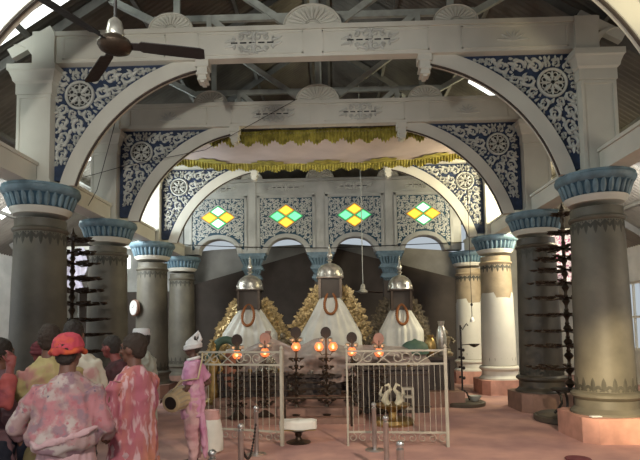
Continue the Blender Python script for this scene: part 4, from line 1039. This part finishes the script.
    rg = shirt_rings or [(.62,.20,.15,0),(.75,.195,.145,0),(.9,.185,.135,0),(1.05,.172,.125,0),(1.2,.185,.128,0),(1.32,.185,.115,0),(1.39,.14,.10,0),(1.43,.085,.078,0),(1.455,.066,.064,0)]
    g.tube([V(0, r[3], r[0]) for r in rg], [(r[1]*s*w_, r[2]*s*w_) for r in rg], 20)
    for sx, (e, w) in zip((-1, 1), arms):
        sp = V(sx*.165, -.005, 1.36); E = Vector(e)*s; Wp = Vector(w)*s
        if sleeve > .5:
            q = (sleeve-.5)*2; g.tube([sp, sp.lerp(E, .5), E, E.lerp(Wp, q*.5), E.lerp(Wp, q*.95)], [.062*s, .058*s, .052*s, .048*s, .044*s], 12)
        else: g.tube([sp, sp.lerp(E, sleeve), sp.lerp(E, sleeve*2*.9)], [.072*s, .07*s, .066*s], 12)
    remeshed(g, kind, shirt, t, .012*s, 5, folds(.012, 12, 3.2, x*3, .014))
    if lower:
        g = MB(); m_, st = lower
        if st == 'dhoti':
            g.tube([V(0,0,.99), V(0,0,.93), V(0,.0,.8), V(0,.0,.55), V(0,0,.3), V(0,0,.12)], [(.16*s,.12*s),(.175*s,.13*s),(.185*s,.145*s),(.185*s,.15*s),(.18*s,.15*s),(.17*s,.14*s)], 20)
            remeshed(g, 'dhoti', m_, t, .012*s, 3, folds(.016, 22, 1.2, x, .008))
        else:
            g.tube([V(0,0,1.0), V(0,0,.9), V(0,0,.8)], [(.155*s,.115*s),(.165*s,.125*s),(.16*s,.12*s)], 16)
            for sx in (-1, 1): g.tube([V(sx*.085,0,.92), V(sx*.1,.0,.72), V(sx*.105,.01,.5), V(sx*.105,-.01,.3), V(sx*.105,-.02,.09)], [.105*s,.10*s,.085*s,.075*s,.06*s], 12)
            remeshed(g, 'trousers', m_, t, .012*s, 4, folds(.012, 10, 5, x, .014))
    if gear: gear(t, P, HR, s)
    return t, P, V, s
def skinm(n, c): return mat(n, c, .55, var=.12, scale=7, bump=.05)
def splotch(n, base, cols, streak=None, scale=3.0):
    m = bpy.data.materials.new(n); m.use_nodes = True; nt = m.node_tree; N = nt.nodes; L = nt.links; bs = N['Principled BSDF']; bs.inputs['Roughness'].default_value = .9
    tc = N.new('ShaderNodeTexCoord'); last = None
    rgb = N.new('ShaderNodeRGB'); rgb.outputs[0].default_value = (*base, 1); last = rgb.outputs[0]
    for i, (c, th, sc) in enumerate(cols):
        mp = N.new('ShaderNodeMapping'); mp.inputs['Location'].default_value = (i*3.7, i*1.3, i*2.1)
        if streak: mp.inputs['Scale'].default_value = streak
        L.new(tc.outputs['Object'], mp.inputs[0]); n_ = N.new('ShaderNodeTexNoise'); n_.inputs['Scale'].default_value = sc*scale; n_.inputs['Detail'].default_value = 5; L.new(mp.outputs[0], n_.inputs['Vector'])
        rp = N.new('ShaderNodeValToRGB'); rp.color_ramp.elements[0].position = th; rp.color_ramp.elements[1].position = th+.09; L.new(n_.outputs['Fac'], rp.inputs[0])
        mx = N.new('ShaderNodeMix'); mx.data_type = 'RGBA'; L.new(rp.outputs[0], mx.inputs[0]); L.new(last, mx.inputs[6]); mx.inputs[7].default_value = (*c, 1); last = mx.outputs[2]
    L.new(last, bs.inputs['Base Color']); return m
M['eye'] = mat('eye', (.05, .04, .035), .3, var=0, bump=0); M['hair'] = mat('dark_hair', (.035, .025, .018), .6, scale=40, bump=.5)
M['hairb'] = mat('powdered_brown_hair', (.05, .032, .02), .7, scale=40, bump=.5)
SK = skinm('brown_skin', (.20, .095, .062)); SKR = skinm('powdered_red_skin', (.26, .07, .06)); SKD = skinm('dark_brown_skin', (.12, .06, .042))
S1 = splotch('stained_pink_grey_cloth', (.40, .27, .25), [((.46,.20,.21), .50, 1.6), ((.50,.42,.38), .52, 2.6), ((.30,.19,.21), .52, 4.5), ((.42,.15,.17), .58, 7.0), ((.09,.09,.14), .66, 11.0), ((.50,.12,.09), .68, 8.0)])
S2 = splotch('coral_streaked_cotton', (.50, .16, .20), [((.60,.24,.15), .44, .5), ((.42,.11,.19), .56, 3.5), ((.72,.48,.48), .53, 8.0)], streak=(1, 1, .20))
S3 = splotch('lilac_pink_cotton', (.56, .30, .42), [((.50,.22,.36), .5, 1.5), ((.62,.42,.48), .6, 2.0)])
DH = splotch('pale_pink_cotton', (.55, .36, .36), [((.48,.26,.28), .5, 1.5), ((.62,.48,.46), .6, 2.0)])
SR = splotch('red_stained_shirt', (.36, .08, .07), [((.22,.05,.06), .5, 1.5)]); SG = splotch('mauve_grey_shirt', (.20, .12, .13), [((.28,.16,.17), .5, 1.5)])
SM = splotch('maroon_shirt', (.055, .022, .024), [((.09,.03,.035), .5, 1.5)]); SY = splotch('yellow_stained_shirt', (.46, .38, .17), [((.46,.22,.19), .55, 1.5)])
SW = splotch('white_shawl_cloth', (.66, .62, .50), [((.60,.35,.33), .62, 1.5)]); SWG = splotch('greyish_white_shirt', (.42, .44, .36), [((.34,.36,.3), .5, 1.5)])
JN = splotch('dark_blue_trousers', (.02, .025, .04), [((.035,.04,.055), .5, 2)]); CR = splotch('red_pink_cap_cloth', (.55, .07, .10), [((.62,.12,.05), .5, 3)]); CO = splotch('orange_red_band', (.60, .11, .04), [((.45,.06,.05), .5, 4)])
TD = splotch('dark_red_turban_cloth', (.10, .015, .02), [((.22,.025,.03), .55, 3)]); TW = mat('white_turban_cloth', (.70, .68, .66), .85)
def g_cap(t, P, HR, s):
    m = MB(); m.ball(P(0,-.012,.045), (.093*s,.107*s,.088*s), 18, 12, HR); remeshed(m, 'cap', CR, t, .009*s, 3, folds(.006, 25, 25, 3, .006))
    m = MB(); n = 20; m.tube([P(.098*math.sin(2*PI*i/n), -.012+.112*math.cos(2*PI*i/n), .012+.012*math.sin(i*1.3)) for i in range(n+1)], [.019*s+.005*s*math.sin(i*2.1) for i in range(n+1)], 8); m.ball(P(-.03,-.125,.0), (.03*s,.02*s,.022*s), 8, 6, HR)
    remeshed(m, 'cap_band', CO, t, .008*s, 2)
def g_turban(m_):
    def f(t, P, HR, s):
        m = MB(); m.ball(P(0,-.01,.05), (.092*s,.105*s,.08*s), 16, 12, HR)
        for k, dz in enumerate((.005, .035, .06)): n = 18; m.tube([P((.095-.008*k)*math.sin(2*PI*i/n), -.012+(.108-.008*k)*math.cos(2*PI*i/n), dz+.012*math.sin(2*PI*i/n+k)) for i in range(n+1)], .02*s, 8)
        m.tube([P(-.05,-.09,.0), P(-.06,-.12,-.06), P(-.05,-.13,-.12)], [.025*s,.03*s,.018*s], 8)
        remeshed(m, 'turban', m_, t, .009*s, 2, folds(.004, 20, 30, 3, .004))
    return f
def g_drummer(t, P, HR, s):
    m = MB(); m.ball(P(0,-.01,.05), (.09*s,.10*s,.07*s), 16, 12, HR)
    for k, dz in enumerate((.0, .03)): n = 18; m.tube([P(.096*math.sin(2*PI*i/n), -.012+.108*math.cos(2*PI*i/n), dz+.02*math.cos(2*PI*i/n+PI)) for i in range(n+1)], .022*s, 8)
    m.tube([P(0,.05,.05), P(0,-.02,.12), P(0,-.075,.20), P(0,-.085,.235)], [.05*s,.045*s,.02*s,.006*s], 8); m.tube([P(0,-.06,.04), P(0,-.115,.12), P(0,-.10,.21)], [.04*s,.028*s,.006*s], 8)
    remeshed(m, 'turban', TW, t, .008*s, 2)
    m = MB(); m.ball(P(-.035,-.045,.115), (.012*s,.018*s,.045*s), 8, 6, HR); m.build('turban_fold', M['black'], t, 60)
def g_topi(t, P, HR, s):
    MB().lathe([(.088*s,0),(.092*s,.02*s),(.086*s,.075*s),(.075*s,.088*s),(.01,.09*s)], tuple(P(0,-.01,.045)), 20, sy=1.12).build('cap', TW, t)
def scarf(t, V, s, m_):
    n = 20; m = MB(); m.tube([V(.085*math.sin(2*PI*i/n), -.005+.075*math.cos(2*PI*i/n), 1.44-.02*math.cos(2*PI*i/n)) for i in range(n+1)], .024*s, 8)
    remeshed(m, 'scarf', m_, t, .009, 2)

DN = ((-.24,.02,1.1), (-.22,.12,.86)); 
# front man, back turned
t, P, V, s = person(-1.42, 3.2, 1.585, math.radians(4), 'person seen from behind in a stained pink-grey shirt and red cap, nearest the viewer', SK,
    (((-.325,.0,1.10), (-.20,.24,1.04)), ((.255,.0,1.09), (.19,.22,1.0))), S1, (DH, 'dhoti'), M['hair'], g_cap, kind='shirt', wide=1.0, vox=.008,
    shirt_rings=[(1.00,.175,.14,-.01),(1.02,.22,.18,-.02),(1.06,.235,.185,-.02),(1.12,.21,.16,-.01),(1.2,.205,.145,0),(1.32,.195,.125,0),(1.385,.15,.11,0),(1.43,.085,.078,0),(1.455,.066,.064,0)])
m = MB(); m.tube([V(-.2,-.08,1.06), V(-.1,-.19,1.02), V(.04,-.2,1.05), V(.2,-.14,1.10), V(.24,-.1,1.12)], [.012,.02,.024,.018,.01], 8); remeshed(m, 'knotted_hem', DH, t, .008, 2, folds(.005, 20, 20, 2, .004))
m = MB(); m.tube([V(0,0,.97), V(0,0,1.03)], [(.182*s,.135*s), (.178*s,.132*s)], 24); m.build('waistband', S1, t, 40)
# man in the coral kurta
person(-1.20, 3.72, 1.585, math.radians(62), 'dark-haired person with a moustache in a coral pink streaked long shirt, turned to the left', SK,
    (((-.23,.0,1.03), (-.19,.24,.94)), ((.2,.14,1.13), (.12,.36,1.16))), S2, (DH, 'trousers'), M['hairb'], kind='long_shirt', stache=True, vox=.008, hturn=.25, wide=1.02)
# drummer
t, P, V, s = person(-1.47, 6.3, 1.50, math.radians(97), 'person in a white turban and lilac long shirt playing a drum', SKD,
    (((-.215,.05,1.05), (-.13,.33,.93)), ((.24,-.2,1.10), (.24,.06,.98))), S3, (DH, 'trousers'), M['hair'], g_drummer, kind='long_shirt', sleeve=.45, vox=.008, wide=1.15,
    shirt_rings=[(.66,.165,.13,-.01),(.75,.17,.135,0),(.9,.165,.13,0),(1.05,.155,.12,0),(1.2,.17,.122,0),(1.32,.175,.11,0),(1.39,.14,.10,0),(1.43,.08,.075,0)])
scarf(t, V, s, TW)
m = MB(); m.tube([V(-.06,-.12,.72), V(-.07,-.14,.5), V(-.05,-.16,.3), V(-.02,-.17,.12)], [(.07,.03),(.09,.035),(.09,.035),(.05,.02)], 12); remeshed(m, 'hanging_cloth', S3, t, .010, 3, folds(.012, 22, 2, 1, .008))
# drum (held, so a thing of its own)
c = at(171, 403, 5.98); ax = Vector((.30, 1.0, .18)).normalized(); Ld = .44
d = thing('hand_drum', 'barrel drum with a dark skin, slung at the hip of the white-turbaned person', 'drum', tuple(c))
q = ax.to_track_quat('Z', 'Y').to_matrix()
def L2(mb, prof, seg=28):
    n0 = len(mb.v); mb.lathe(prof, seg=seg); mb.v[n0:] = [tuple(q @ Vector(v)) for v in mb.v[n0:]]; return mb
M['drumwood'] = mat('pale_drum_shell', (.50, .40, .24), .6)
L2(MB(), [(.098,0),(.115,.06),(.132,.16),(.136,.22),(.13,.3),(.11,.38),(.092,Ld)]).build('shell', M['drumwood'], d)
L2(MB(), [(.104,-.012),(.112,-.006),(.114,.012),(.104,.02)]).build('rim', M['drumwood'], d, label='raised tan rim of the front skin')
L2(MB(), [(.01,-.016),(.074,-.016),(.078,-.010),(.074,-.004)]).build('drum_skin', M['black'], d)
b = MB()
for i in range(14):
    a = 2*PI*i/14; a2 = a+PI/14; R0 = lambda a, r, z: q @ Vector((r*math.cos(a), r*math.sin(a), z))
    b.tube([R0(a, .112, .01), R0(a, .136, .13), R0(a2, .139, .22), R0(a2, .118, .36), R0(a2, .098, Ld)], .004, 4)
b.build('lacing', M['gateW'], d)
bs = MB(); sh_ = Vector((-1.40, 6.12, 1.26)); 
bs.tube([c+q @ Vector((0,.12,.05))+Vector((0,0,.0)), c+Vector((.12,-.03,.25)), Vector((-1.36, 6.10, 1.05)), Vector((-1.33, 6.17, 1.27)), Vector((-1.36, 6.3, 1.34))], .011, 6); bs.build('strap', M['drumwood'], d, 60, world=True)
# the crowd behind
GC = 'crowd at the left edge'
person(-2.20, 3.35, 1.60, math.radians(-15), 'person at the far left edge in a red stained shirt, one hand raised', SKR, (((-.3,.1,1.1), (-.2,.3,1.1)), ((.30,.10,1.22), (.22,.20,1.47))), SR, (JN, 'trousers'), M['hair'], kind='shirt', group=GC)
person(-2.24, 3.80, 1.56, math.radians(-40), 'dark-haired person in a mauve grey shirt, left of the dark red turban', SK, (DN, ((.24,.02,1.1), (.22,.12,.86))), SG, (JN, 'trousers'), M['hair'], kind='shirt', group=GC, hturn=.4)
person(-2.46, 4.78, 1.53, math.radians(80), 'person in a dark red turban seen in profile at the left', SKR, (DN, ((.24,.02,1.1), (.22,.12,.86))), SG, (JN, 'trousers'), M['hair'], g_turban(TD), kind='shirt', group=GC)
person(-1.90, 3.86, 1.66, math.radians(20), 'dark-haired person in a yellow stained shirt just behind the red cap', SK, (DN, ((.24,.02,1.1), (.22,.12,.86))), SY, (JN, 'trousers'), M['hairb'], kind='shirt', group=GC)
t, P, V, s = person(-2.0, 4.42, 1.70, math.radians(10), 'tall dark-haired person with a white shawl over the shoulders, behind the red cap', SK, (DN, ((.24,.02,1.1), (.22,.12,.86))), SW, (JN, 'trousers'), M['hair'], kind='shawl', group=GC, wide=1.25, shirt_rings=[(.8,.20,.15,0),(.9,.205,.155,0),(1.05,.2,.15,0),(1.2,.195,.14,0),(1.32,.185,.125,0),(1.40,.13,.09,0),(1.44,.07,.07,0)])
person(-1.62, 4.85, 1.56, math.radians(70), 'person in a dark maroon shirt leaning to the left behind the coral shirt', SKR, (((-.22,.2,1.12), (-.18,.42,1.1)), ((.22,.2,1.12), (.18,.42,1.1))), SM, (JN, 'trousers'), M['hair'], kind='shirt', group=GC, lean=(0,.45), wide=1.15)
person(-1.86, 5.65, 1.62, math.radians(75), 'person in a white cap and greyish white shirt behind the coral shirt', SK, (DN, ((.24,.02,1.1), (.22,.12,.86))), SWG, (DH, 'trousers'), M['hair'], g_topi, kind='shirt', group=GC)
